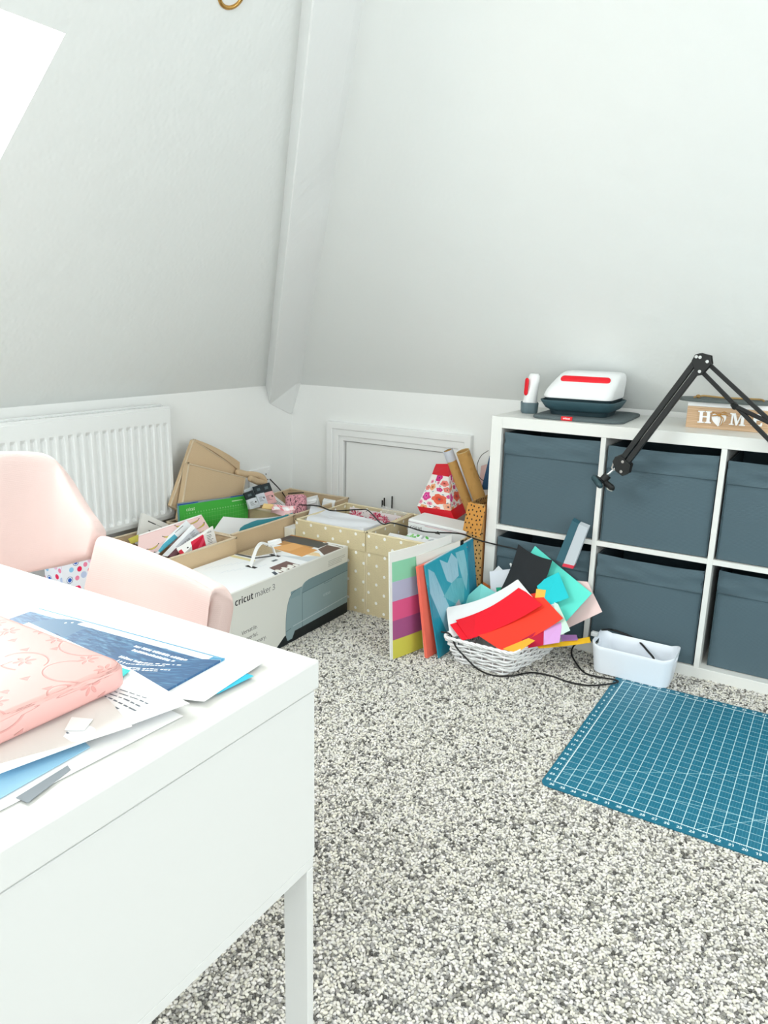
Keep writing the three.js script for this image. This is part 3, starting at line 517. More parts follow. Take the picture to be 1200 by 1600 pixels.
// ---- what stands in the corner box
{
  const pack = (px, base, top, label, txt) => sheet('craft_packet', px, std('#ffffff', .5, { map: canvas(128, 256, (x, w, h) => { x.fillStyle = base; x.fillRect(0, 0, w, h); x.fillStyle = top; x.fillRect(0, 0, w, h * .42); x.fillStyle = 'rgba(150,170,175,.5)'; x.fillRect(w * .3, h * .14, w * .4, h * .14); x.fillStyle = '#333'; for (let i = 0; i < 5; i++) x.fillRect(w * .2, h * (.6 + i * .05), w * rr(.25, .5), 3); x.fillRect(w * .72, h * .62, 18, 22); }) }), label, 'craft packet', { th: .006, group: 'craft packets in the corner box' });
  pack([[-0.9700, 0.3930, 0.1686], [-0.9700, 0.3967, 0.1156], [-0.9550, 0.3249, 0.0884], [-0.9550, 0.3256, 0.1463]], '#dfe6ec', '#1c2b30', 'pale grey packet with a black top, leftmost in the corner box');
  pack([[-0.9850, 0.4043, 0.0944], [-0.9850, 0.4070, 0.0474], [-0.9600, 0.3273, 0.0347], [-0.9600, 0.3291, 0.0864]], '#dde3ec', '#16262c', 'pale grey packet with a black top, between two others in the corner box');
  pack([[-0.9950, 0.4011, 0.0359], [-0.9950, 0.4032, -0.0167], [-0.9600, 0.3219, -0.0225], [-0.9600, 0.3234, 0.0429]], '#f0b9b9', '#14232a', 'pink packet with a black top in the corner box');
  sheet('craft_packet', [[-1.0000, 0.3955, 0.1314], [-1.0000, 0.4041, 0.0735], [-0.9900, 0.3189, 0.0559], [-0.9900, 0.3150, 0.1186]], std('#d5dde2', .5), 'plain pale packet behind the black topped packets in the corner box', 'craft packet', { th: .004, group: 'craft packets in the corner box' });
  const txt = canvas(256, 128, (x, w, h) => { x.fillStyle = '#f1f2ef'; x.fillRect(0, 0, w, h); x.fillStyle = '#555'; for (let i = 0; i < 8; i++) x.fillRect(70, 22 + i * 12, rr(90, 150), 4); x.fillStyle = '#222'; x.fillRect(24, 24, 26, 14); });
  sheet('leaflet', [[-0.9900, 0.3556, -0.0261], [-0.9500, 0.2982, -0.0818], [-0.9300, 0.2830, -0.0186], [-0.9600, 0.3057, 0.0352]], std('#ffffff', .6, { map: txt }), 'white leaflet with fine print sloping beside the pink packet', 'leaflet', { th: .001 });
  const leo = canvas(256, 256, (x, w, h) => { x.fillStyle = '#dd9aa6'; x.fillRect(0, 0, w, h); for (let i = 0; i < 150; i++) { const a = rnd() * w, b = rnd() * h; x.fillStyle = rnd() < .6 ? '#5a2d3b' : '#2a161c'; x.beginPath(); x.ellipse(a, b, rr(5, 11), rr(3, 7), rnd() * 3, rnd() * 2, rr(4, 6)); x.fill(); } });
  const t = thing('patterned_pouch', 'small pink pouch with dark leopard spots in the corner box', 'pouch', [-0.8659, 0.3000, -0.0360], .35);
  mesh('pouch_body', (() => { const g = new RoundedBoxGeometry(.085, .105, .05, 5, .016); g.rotateZ(.12); g.rotateX(-.3); g.translate(0, .012, 0); return g; })(), std('#ffffff', .6, { map: leo }), t);
  mesh('zip', bx(-.035, .035, .066, .070, -.022, -.018, .001).rotateZ(.12), M.black, t);
  const wb = thing('white_carton', 'small white open carton beside the spotted pouch in the corner box', 'carton', [-.852, .25, -.135], .55);
  mesh('carton_body', bx(-.04, .04, 0, .085, -.03, .03, .002).rotateZ(.28), M.white, wb); mesh('carton_flap', bx(-.038, .038, .075, .0765, .03, .075, .0005).rotateZ(.28), M.white, wb);
  const wc = thing('white_carton', 'little white box with a black end at the right of the corner box', 'carton', [-.808, .27, -.175], .5);
  mesh('carton_body', bx(-.026, .026, 0, .055, -.02, .02, .002).rotateZ(-.15), M.white, wc); mesh('dark_end', bx(-.0275, -.0262, .004, .05, -.018, .018, .0004).rotateZ(-.15), M.black, wc);
  sheet('tissue_bundle', [[-0.8800, 0.3368, 0.0938], [-0.8200, 0.3305, 0.0305], [-0.8000, 0.3180, 0.0723], [-0.8400, 0.3361, 0.1534]], std('#ffffff', .6, { map: canvas(256, 64, (x, w, h) => { x.fillStyle = '#f7ccd0'; x.fillRect(0, 0, w, h); for (let i = 0; i < 60; i++) { x.fillStyle = ['#ee5a67', '#ffe7e8', '#e9909a', '#fff'][i & 3]; x.beginPath(); x.moveTo(rnd() * w, rnd() * h); x.lineTo(rnd() * w, rnd() * h); x.lineTo(rnd() * w, rnd() * h); x.fill(); } }) }), 'crumpled pink and white bag at the front of the corner box', 'bag', { th: .02, wave: [.004, .006, .004], n: 12 });
  sheet('paper_sheet', [[-0.9000, 0.3536, 0.1283], [-0.8700, 0.3446, 0.0859], [-0.8500, 0.3313, 0.1104], [-0.8800, 0.3451, 0.1634]], std('#f2cf8e', .7), 'pale orange paper edge in front of the black topped packets', 'paper', { th: .003 });
}
// ---- what stands in the box beside the chair
{
  const banana = canvas(512, 256, (x, w, h) => { x.fillStyle = '#f4d3d0'; x.fillRect(0, 0, w, h); x.fillStyle = '#f6f1ee'; x.fillRect(0, 0, w, 14); x.fillStyle = '#cf8f90'; x.fillRect(0, 18, w, 2);
    for (const [a, b, r] of [[120, 190, -.15], [235, 120, .1], [440, 70, -.1], [70, 235, .8], [360, 215, .3], [470, 170, -.5], [330, 50, .2]]) { x.save(); x.translate(a, b); x.rotate(r); x.strokeStyle = '#7a5a20'; x.lineWidth = 3; x.fillStyle = '#e8d34a'; x.beginPath(); x.moveTo(-44, -14); x.quadraticCurveTo(-2, 12, 44, -18); x.quadraticCurveTo(8, 42, -44, -14); x.fill(); x.stroke(); x.fillStyle = '#2c2415'; x.beginPath(); x.arc(45, -20, 5, 0, 7); x.arc(-46, -15, 4, 0, 7); x.fill(); x.restore(); } });
  sheet('paper_folder', [[-0.9800, 0.3376, 0.6834], [-0.9200, 0.3714, 0.4499], [-0.9000, 0.3176, 0.4310], [-0.9400, 0.2680, 0.7311]], std('#ffffff', .6, { map: banana }), 'pale pink folder printed with yellow bananas in the box by the chair', 'folder', { th: .006 });
  const doc = canvas(256, 256, (x, w, h) => { x.fillStyle = '#e9e8e3'; x.fillRect(0, 0, w, h); x.fillStyle = '#3a3a3a'; x.fillRect(60, 40, 70, 9); x.fillStyle = '#999'; x.fillRect(134, 42, 80, 4); x.fillStyle = '#444'; x.fillRect(80, 110, 60, 8); for (let i = 0; i < 7; i++) x.fillRect(80, 128 + i * 13, rr(40, 100), 5); });
  sheet('paper_packet', [[-1.0600, 0.3877, 0.5994], [-1.0300, 0.3240, 0.5000], [-1.0200, 0.2420, 0.5658], [-1.0500, 0.2836, 0.6411]], std('#ffffff', .7, { map: doc }), 'grey white packet with black text standing beside the radiator', 'packet', { th: .012 });
  const joy = canvas(512, 128, (x, w, h) => { x.fillStyle = '#f2f4f7'; x.fillRect(0, 0, w, h); x.fillStyle = '#c9cdd4'; x.fillRect(150, 46, 362, 82); x.fillStyle = '#6a3a44'; x.fillRect(0, 60, 140, 68); x.fillStyle = '#222'; x.font = '44px sans-serif'; x.fillText('cricut joy', 170, 104); x.fillStyle = '#666'; for (let i = 0; i < 6; i++) x.fillRect(392, 54 + i * 12, rr(50, 100), 4); });
  sheet('product_box', [[-0.9000, 0.2704, 0.6584], [-0.8700, 0.3611, 0.5436], [-0.8500, 0.3285, 0.5284], [-0.8700, 0.2623, 0.6322]], std('#ffffff', .5, { map: joy }), 'long white and grey product box leaning in the middle of the box by the chair', 'product box', { th: .014 });
  const blue = canvas(256, 64, (x, w, h) => { x.fillStyle = '#f0f4f7'; x.fillRect(0, 0, w, h); x.fillStyle = '#4fb0c8'; x.fillRect(20, 24, 130, 40); x.fillStyle = '#555'; x.fillRect(160, 16, 60, 5); });
  sheet('product_box', [[-0.9500, 0.2758, 0.6612], [-0.9100, 0.3685, 0.5315], [-0.9000, 0.3485, 0.5179], [-0.9200, 0.2717, 0.6601]], std('#ffffff', .5, { map: blue }), 'thin white packet with a turquoise panel behind the long product box', 'product box', { th: .003 });
  const redp = canvas(512, 160, (x, w, h) => { x.fillStyle = '#f3f1ee'; x.fillRect(0, 0, w, h); x.fillStyle = '#d8143c'; x.beginPath(); x.moveTo(180, 34); x.lineTo(350, 34); x.lineTo(350, 150); x.lineTo(150, 150); x.fill(); x.fillStyle = '#f0496a'; x.beginPath(); x.moveTo(230, 150); x.lineTo(350, 60); x.lineTo(350, 100); x.lineTo(280, 150); x.fill(); x.fillStyle = '#c8102e'; x.fillRect(0, 60, 40, 100); x.fillStyle = '#1a1a1a'; x.beginPath(); x.arc(110, 96, 12, 0, 7); x.fill(); x.fillStyle = '#444'; x.font = 'bold 22px sans-serif'; x.fillText('cricut', 410, 48); for (let i = 0; i < 6; i++) x.fillRect(390, 66 + i * 14, rr(50, 90), 4); });
  sheet('vinyl_packet', [[-0.8300, 0.3071, 0.6557], [-0.8000, 0.3615, 0.5156], [-0.7900, 0.3017, 0.5099], [-0.7900, 0.2937, 0.6718]], std('#ffffff', .45, { map: redp }), 'white packet with a red vinyl window at the front of the box by the chair', 'packet', { th: .006 });
  sheet('paper_sheet', [[-1.0400, 0.3133, 0.6809], [-1.0100, 0.3298, 0.6609], [-1.0100, 0.3049, 0.6627], [-1.0300, 0.2955, 0.6768]], std('#e6da62', .7), 'yellow paper corner at the back of the box by the chair', 'paper', { th: .002 });
}
// ---- white carton corner between the beige box and the polka dot box
{ const t = thing('white_carton', 'narrow white carton wedged between the beige box and the polka dot box', 'carton', [-.754, 0, .125]); mesh('carton_body', bx(-.0215, .022, .001, .281, -.03, .03, .002), std('#eceade', .7), t); mesh('carton_flap', bx(-.0215, .022, .2815, .283, -.03, .03, .0005), M.white, t); }

// ---- contents of the polka dot boxes
{
  const bag = std('#f2f4fa', .35);
  sheet('plastic_bag', [[-0.8079, 0.3147, -0.0600], [-0.4268, 0.3101, -0.0300], [-0.4380, 0.3140, 0.1100], [-0.7012, 0.3046, 0.1100]], bag, 'large folded white plastic bag filling the first polka dot box', 'bag', { th: .012, wave: [.003, .006, .004], n: 16 });
  sheet('plastic_bag', [[-.66, .305, .02], [-.43, .30, .03], [-.43, .24, .12], [-.69, .24, .12]], bag, 'white plastic bag lying under the folded one in the polka dot box', 'bag', { th: .02, wave: [.004, .005, .003], n: 14 });
  const fl = canvas(512, 128, (x, w, h) => { x.fillStyle = '#f4e7e8'; x.fillRect(0, 0, w, h); for (const [a, b, r] of [[60, 70, 62], [150, 100, 34], [250, 60, 58], [330, 50, 34], [380, 100, 44], [460, 76, 50], [500, 20, 30]]) { for (let k = 0; k < 60; k++) { const an = rnd() * 7, q = r * Math.sqrt(rnd()); x.fillStyle = ['#d8365c', '#e46a86', '#b81f48', '#ef9db0'][k & 3]; x.beginPath(); x.ellipse(a + q * Math.cos(an), b + q * .8 * Math.sin(an), r * .22, r * .09, an, 0, 7); x.fill(); } } for (let k = 0; k < 26; k++) { x.fillStyle = '#8a7f7a'; x.beginPath(); x.ellipse(rnd() * w, rnd() * h, 7, 3, rnd() * 3, 0, 7); x.fill(); } });
  sheet('flowered_card', [[-0.6915, 0.3119, -0.1750], [-0.4199, 0.3102, -0.1700], [-0.4690, 0.2585, -0.1650], [-0.6873, 0.2595, -0.1650]], std('#ffffff', .6, { map: fl }), 'pink and white flowered card at the back of the first polka dot box', 'card', { th: .003 });
  sheet('clear_wrap', [[-0.5410, 0.3371, -0.1850], [-0.4202, 0.3256, -0.1850], [-0.4431, 0.2950, -0.1750], [-0.5341, 0.3079, -0.1750]], new THREE.MeshPhysicalMaterial({ color: '#ffffff', transmission: .85, roughness: .15, thickness: 0 }), 'clear plastic wrapper crumpled behind the flowered card', 'wrapper', { th: .0008, wave: [.004, .004, .006], n: 10 });
  const cr = canvas(512, 128, (x, w, h) => { x.fillStyle = '#f1f3f4'; x.fillRect(0, 0, w, h); x.fillStyle = '#222'; x.font = '44px sans-serif'; x.fillText('cricut', 16, 56); x.beginPath(); x.moveTo(246, 60); x.lineTo(296, 60); x.lineTo(272, 26); x.fill(); x.fillStyle = '#c33'; x.fillRect(150, 4, 360, 3); });
  const t = thing('white_case', 'flat white product case lying in the second polka dot box', 'case', [-.216, .277, -.095], 0);
  mesh('case_body', bx(-.122, .122, 0, .062, -.07, .055, .005), M.white, t); mesh('case_lid_line', bx(-.1225, .1225, .050, .053, -.0705, .0555, .001), std('#b9a9b3', .5), t);
  const pg = new THREE.PlaneGeometry(.236, .046); pg.translate(0, .026, .0557); mesh('case_print', pg, std('#ffffff', .5, { map: cr }), t); t.rotation.z = -.045;
  sheet('plastic_pack', [[-.30, .300, .005], [-.12, .298, .01], [-.12, .282, .075], [-.31, .280, .075]], std('#ffffff', .4, { map: canvas(256, 96, (x, w, h) => { x.fillStyle = '#e8ecee'; x.fillRect(0, 0, w, h); for (let i = 0; i < 26; i++) { x.fillStyle = ['#58b54a', '#8fd07c', '#ffffff', '#b7bcc0'][i & 3]; x.beginPath(); x.ellipse(rnd() * 190, rnd() * 60, rr(8, 26), rr(4, 10), rnd() * 3, 0, 7); x.fill(); } x.fillStyle = '#8d9194'; x.beginPath(); x.ellipse(70, 70, 40, 18, 0, 0, 7); x.fill(); }) }), 'white pack with green print before the white case', 'packet', { th: .008, wave: [.002, .004, .003], n: 10 });
  sheet('paper_stack', [[-.36, .300, .05], [-.12, .296, .05], [-.12, .296, .132], [-.33, .300, .132]], M.paper, 'thin stack of white paper at the front of the second polka dot box', 'paper', { th: .010 });
}

// ================================================================ MACHINE CARTON
{
  const x0 = -.735, x1 = -.470, z0 = .162, z1 = .79, H = .262, cx = (x0 + x1) / 2, cz = (z0 + z1) / 2, t = thing('product_carton', 'large white carton printed with a blue-grey cutting machine', 'carton', [cx, 0, cz]);
  mesh('carton_body', bx(x0 - cx, x1 - cx, .001, H, z0 - cz, z1 - cz, .003), std('#e6e6e0', .6), t);
  const D = z1 - z0, side = canvas(1600, 668, (x, w, h) => {           // u runs from the near end (left) to the far end
    const m = w / D, Y = v => h - v * m; x.fillStyle = '#e4e5df'; x.fillRect(0, 0, w, h); x.fillStyle = '#071419'; x.beginPath(); x.moveTo(.20 * m, h); x.lineTo(.255 * m, Y(.035)); x.lineTo(w, Y(.042)); x.lineTo(w, h); x.fill();
    x.fillStyle = '#8fa7ad'; x.beginPath(); x.moveTo(.262 * m, Y(.03)); x.quadraticCurveTo(.258 * m, Y(.13), .285 * m, Y(.168)); x.quadraticCurveTo(.30 * m, Y(.186), .34 * m, Y(.187)); x.lineTo(.352 * m, Y(.187)); x.quadraticCurveTo(.36 * m, Y(.203), .40 * m, Y(.203)); x.lineTo(w, Y(.205)); x.lineTo(w, Y(.042)); x.lineTo(.31 * m, Y(.036)); x.lineTo(.295 * m, Y(.012)); x.lineTo(.27 * m, Y(.012)); x.fill();
    x.fillStyle = '#79949b'; x.beginPath(); x.moveTo(.352 * m, Y(.160)); x.quadraticCurveTo(.35 * m, Y(.203), .40 * m, Y(.204)); x.lineTo(w, Y(.206)); x.lineTo(w, Y(.170)); x.lineTo(.372 * m, Y(.164)); x.fill();
    x.fillStyle = '#84a0a7'; x.fillRect(.29 * m, Y(.186), .05 * m, .026 * m); x.strokeStyle = '#3a565e'; x.lineWidth = 4; x.beginPath(); x.moveTo(.352 * m, Y(.163)); x.lineTo(w, Y(.171)); x.moveTo(.352 * m, Y(.163)); x.lineTo(.352 * m, Y(.036)); x.moveTo(.263 * m, Y(.048)); x.lineTo(.29 * m, Y(.052)); x.stroke();
    x.beginPath(); x.moveTo(.262 * m, Y(.03)); x.quadraticCurveTo(.258 * m, Y(.13), .285 * m, Y(.168)); x.quadraticCurveTo(.30 * m, Y(.186), .35 * m, Y(.187)); x.stroke();
    x.strokeStyle = '#c6d4d6'; x.lineWidth = 6; x.beginPath(); x.moveTo(.30 * m, Y(.056)); x.lineTo(w, Y(.068)); x.stroke(); x.strokeStyle = '#44626a'; x.lineWidth = 3; x.beginPath(); x.moveTo(.48 * m, Y(.167)); x.lineTo(.482 * m, Y(.160)); x.lineTo(.522 * m, Y(.161)); x.lineTo(.525 * m, Y(.169)); x.stroke();
    x.fillStyle = '#b7c9cd'; x.font = 'bold 40px sans-serif'; x.fillText('cricut', .475 * m, Y(.112));
    x.fillStyle = '#1a1c1e'; x.font = 'bold 78px sans-serif'; x.fillText('cricut', .018 * m, Y(.220)); const tw = x.measureText('cricut').width; x.font = '300 69px sans-serif'; x.fillStyle = '#4a4d50'; x.fillText('maker 3', .018 * m + tw + 18, Y(.220));
    x.fillStyle = '#222'; x.font = '46px sans-serif'; x.fillText('Versatile.', .045 * m, Y(.114)); x.fillText('Powerful.', .045 * m, Y(.088)); x.fillText('Revolutionary.', .045 * m, Y(.062));
    x.fillStyle = '#8a8c88'; for (let i = 0; i < 4; i++) x.fillRect(.505 * m, Y(.238) + i * 16, (.105 - .02 * (i > 1)) * m, 3);
  });
  const sg = new THREE.PlaneGeometry(D - .008, H - .008); sg.rotateY(Math.PI / 2); sg.translate(x1 - cx + .0006, H / 2, 0); mesh('side_print', sg, std('#ffffff', .55, { map: side }), t);
  const W = x1 - x0, top = canvas(1024, 432, (x, w, h) => {             // u along the carton from the near end, v from its wall side to the room side
    const X = z => (z1 - z) / D * w, Yv = xx => (xx - x0) / W * h, poly = (c, pts) => { x.fillStyle = c; x.beginPath(); pts.forEach((p, i) => x[i ? 'lineTo' : 'moveTo'](X(p[1]), Yv(p[0]))); x.fill(); };
    x.fillStyle = '#f3f5f7'; x.fillRect(0, 0, w, h);
    poly('#c98f4a', [[-.735, .30], [-.735, .16], [-.56, .16], [-.56, .30]]); poly('#b9a684', [[-.735, .47], [-.735, .33], [-.62, .36], [-.66, .46]]);
    for (let i = 0; i < 400; i++) { x.fillStyle = 'rgba(120,95,55,.35)'; x.fillRect(X(.46 - rnd() * .12), Yv(-.735 + rnd() * .09), 3, 3); }
    poly('#3f3336', [[-.705, .35], [-.70, .20], [-.54, .25], [-.565, .178], [-.65, .172], [-.735, .18], [-.73, .24]]); poly('#3d4349', [[-.70, .25], [-.70, .195], [-.54, .18], [-.54, .25]]);
    poly('#e3a052', [[-.655, .25], [-.527, .272], [-.525, .368], [-.682, .346]]); poly('#efb36a', [[-.655, .25], [-.60, .26], [-.60, .34], [-.682, .346]]);
    poly('#5b423c', [[-.533, .262], [-.538, .20], [-.470, .20], [-.470, .31]]); poly('#cfd6db', [[-.525, .368], [-.47, .31], [-.47, .40], [-.60, .40]]); poly('#efd2a2', [[-.525, .30], [-.50, .30], [-.47, .33], [-.525, .34]]);
    poly('#3d4148', [[-.732, .482], [-.64, .480], [-.60, .41], [-.61, .405], [-.65, .465], [-.732, .468]]); poly('#e7dca6', [[-.732, .51], [-.62, .51], [-.63, .49], [-.732, .49]]);
    poly('#6a4a45', [[-.537, .528], [-.538, .437], [-.472, .445], [-.472, .55]]); for (let i = 0; i < 6; i++) { x.fillStyle = '#f0efe8'; x.beginPath(); x.ellipse(X(.535 - i * .016), Yv(-.492 + (i & 1) * .01), 14, 26, .3, 0, 7); x.fill(); }
    poly('#3c4b55', [[-.58, .468], [-.568, .468], [-.568, .442], [-.58, .442]]); poly('#2d3a48', [[-.50, .56], [-.472, .575], [-.472, .56], [-.50, .545]]);
    for (let i = 0; i < 3; i++) poly(i & 1 ? '#3f3f41' : '#f4f4f2', [[-.57 + i * .012, .178], [-.47, .178 + i * .008], [-.47, .186 + i * .008], [-.57 + i * .012, .186]]);
    x.fillStyle = 'rgba(190,205,220,.5)'; for (let i = 0; i < 14; i++) x.fillRect(X(.66 - .02 * (i % 7)), Yv(-.70 + .01 * i), 60, 3);
  });
  const tg = new THREE.PlaneGeometry(D - .008, W - .008); tg.rotateX(-Math.PI / 2); tg.rotateY(Math.PI / 2); tg.translate(0, H + .0006, 0);
  { const uv = tg.attributes.uv, p = tg.attributes.position; for (let i = 0; i < p.count; i++) uv.setXY(i, (z1 - cz - p.getZ(i)) / D, 1 - (p.getX(i) + cx - x0) / W); }
  mesh('top_print', tg, std('#ffffff', .4, { map: top }), t);
  const hx = -.600 - cx, strap = (() => { const c = new THREE.CatmullRomCurve3([[hx + .006, H, .556 - cz], [hx - .008, H + .014, .530 - cz], [hx - .03, H + .044, .478 - cz], [hx - .036, H + .050, .445 - cz], [hx - .022, H + .034, .414 - cz], [hx - .008, H + .003, .412 - cz]].map(V)), parts = []; for (let i = 0; i < 24; i++) { const a = c.getPoint(i / 24), b = c.getPoint((i + 1) / 24), w = new THREE.Vector3(.011, 0, .006); parts.push(sheetGeo([a.clone().sub(w), a.clone().add(w), b.clone().add(w), b.clone().sub(w)].map(p => p.toArray()), .0016)); } return join(parts); })();
  mesh('carry_strap', strap, M.white, t);
  mesh('strap_slot', join([bx(hx - .012, hx + .03, H, H + .0016, .548 - cz, .562 - cz, .0003), bx(hx - .03, hx + .012, H, H + .0016, .405 - cz, .418 - cz, .0003)]), M.black, t);
  sheet('torn_label', [[-.72 - cx, H + .012, .32 - cz], [-.70 - cx, H + .016, .27 - cz], [-.685 - cx, H + .002, .28 - cz], [-.70 - cx, H + .002, .34 - cz]], M.paper, null, null, { parent: t, th: .001, wave: [.003, .003, .003], n: 6 });
}

// ================================================================ PAPER PADS LEANING BESIDE THE POLKA DOT BOX
{
  const stripe = canvas(512, 600, (x, w, h) => { x.fillStyle = '#eef0ec'; x.fillRect(0, 0, w, h); const top = h * .095, hh = (h - top) / 5; ['#8fd6b2', '#b6b9d4', '#e35a8e', '#a9568c', '#d8d355'].forEach((c, i) => { x.fillStyle = c; x.fillRect(16, top + i * hh, w, hh + 1); }); });
  sheet('paper_pad', [[-.136, .363, .428], [-.060, .368, .150], [-.056, .004, .148], [-.120, .004, .430]], std('#ffffff', .6, { map: stripe }), 'large paper pad striped in mint, lilac, pink, purple and yellow', 'paper pad', { th: .006, bow: [.006, 0, 0] });
  sheet('card_pack', [[-0.0958, 0.3319, 0.3250], [-.040, .345, .12], [-.036, .004, .115], [-.052, .004, .325]], std('#e9e7e0', .6), 'cream paper pack just behind the striped pad', 'card pack', { th: .004 });
  sheet('card_sheet', [[-0.0918, 0.3290, 0.2850], [-.036, .345, .10], [-.028, .004, .10], [-.040, .004, .285]], M.black, 'black card sheet between the striped pad and the coral pack', 'card', { th: .001 });
  sheet('card_pack', [[-.076, .307, .352], [-.034, .316, .08], [-.008, .004, .09], [-.031, .004, .352]], std('#f2705c', .6), 'coral card pack leaning behind the striped pad', 'card pack', { th: .011 });
  const art = canvas(512, 512, (x, w, h) => { x.fillStyle = '#1d8fa8'; x.fillRect(0, 0, w, h); const P = (c, p) => { x.fillStyle = c; x.beginPath(); p.forEach((q, i) => x[i ? 'lineTo' : 'moveTo'](q[0] * w, q[1] * h)); x.fill(); };
    P('#2fa0b6', [[0, 0], [1, 0], [1, .5], [.5, .7], [.2, .55], [0, .2]]); P('#8fc3d6', [[.05, .05], [.15, .12], [.35, .6], [.55, .55], [.62, .62], [.22, .82], [.02, .3]]); P('#63b7c4', [[.25, .42], [.5, .30], [.72, .36], [.66, .60], [.45, .56]]);
    P('#9ccbdc', [[.28, .02], [.42, .10], [.52, .02], [.62, .12], [.6, .30], [.44, .33], [.36, .28]]); P('#8dcbd8', [[.6, .04], [.78, .06], [.80, .34], [.74, .5], [.66, .34]]); P('#17809c', [[.85, .0], [1, 0], [1, .8], [.8, .7]]); P('#0f7f97', [[.24, .84], [.6, .6], [.8, .7], [1, 1], [.3, 1]]); P('#c7b6c4', [[.47, .57], [.55, .54], [.57, .61], [.5, .64]]);
    for (let i = 0; i < 260; i++) { x.fillStyle = `rgba(${rnd() < .5 ? '230,250,255' : '0,80,110'},${rr(.04, .12)})`; x.save(); x.translate(rnd() * w, rnd() * h); x.rotate(rr(-.3, .3)); x.fillRect(0, 0, rr(2, 5), rr(20, 90)); x.restore(); } });
  sheet('art_print', [[-.062, .307, .330], [-.030, .335, .040], [.014, .010, .040], [.003, .004, .330]], std('#ffffff', .3, { map: art }), 'blue and teal painted print in a clear sleeve leaning by the basket', 'print', { th: .005 });
  sheet('card_pack', [[-.0665, .309, .322], [-.034, .338, .038], [.008, .01, .038], [-.003, .004, .322]], std('#d8dde0', .5), 'grey card backing right behind the blue painted print', 'card pack', { th: .003 });
}
// ================================================================ TUBES, FLOWERED BOX, SPOTTED BOX
{
  const kr = canvas(256, 512, (x, w, h) => { x.fillStyle = '#c69857'; x.fillRect(0, 0, w, h); for (let i = 0; i < 1500; i++) { x.fillStyle = `rgba(${rnd() < .5 ? '110,70,20' : '225,180,110'},${rr(.05, .18)})`; x.fillRect(rnd() * w, rnd() * h, rr(2, 18), rr(1, 3)); } }, { rep: [1, 1] });
  const km = std('#ffffff', .8, { map: kr, side: THREE.DoubleSide });
  const tubeThing = (label, a, b, r, band) => { const t = thing('cardboard_tube', label, 'tube', a, 0), A = V(a), B = V(b), L = A.distanceTo(B); t.quaternion.setFromUnitVectors(new THREE.Vector3(0, 1, 0), B.clone().sub(A).normalize());
    mesh('tube_wall', new THREE.LatheGeometry([[r - .0025, .002], [r, .002], [r, L], [r - .0025, L], [r - .0025, .002]].map(p => new THREE.Vector2(...p)), 40), km, t);
    if (band) mesh('white_tape', new THREE.LatheGeometry([[r + .0006, L - .042], [r + .0012, L - .03], [r + .0008, L - .012], [r + .0012, L + .001], [r - .003, L + .001]].map(p => new THREE.Vector2(...p)), 40), std('#cfd2dc', .6, { side: THREE.DoubleSide }), t);
    else mesh('paper_edge', new THREE.TorusGeometry(r - .0012, .0016, 8, 40).rotateX(Math.PI / 2).translate(0, L, 0), std('#d8bd8c', .8), t);
    mesh('tube_lining', new THREE.CylinderGeometry(r - .003, r - .003, L * .8, 32, 1, true).translate(0, L * .58, 0), std('#8a7350', .9, { side: THREE.DoubleSide }), t); return t; };
  tubeThing('narrower brown cardboard tube with white tape round its top', [-.066, .01, -.345], [-0.2548, 0.5929, -0.1900], .0185, true);
  tubeThing('wider brown cardboard tube leaning on the taped tube', [-.022, .01, -.365], [-0.1977, 0.5951, -0.2000], .0255, false);
}
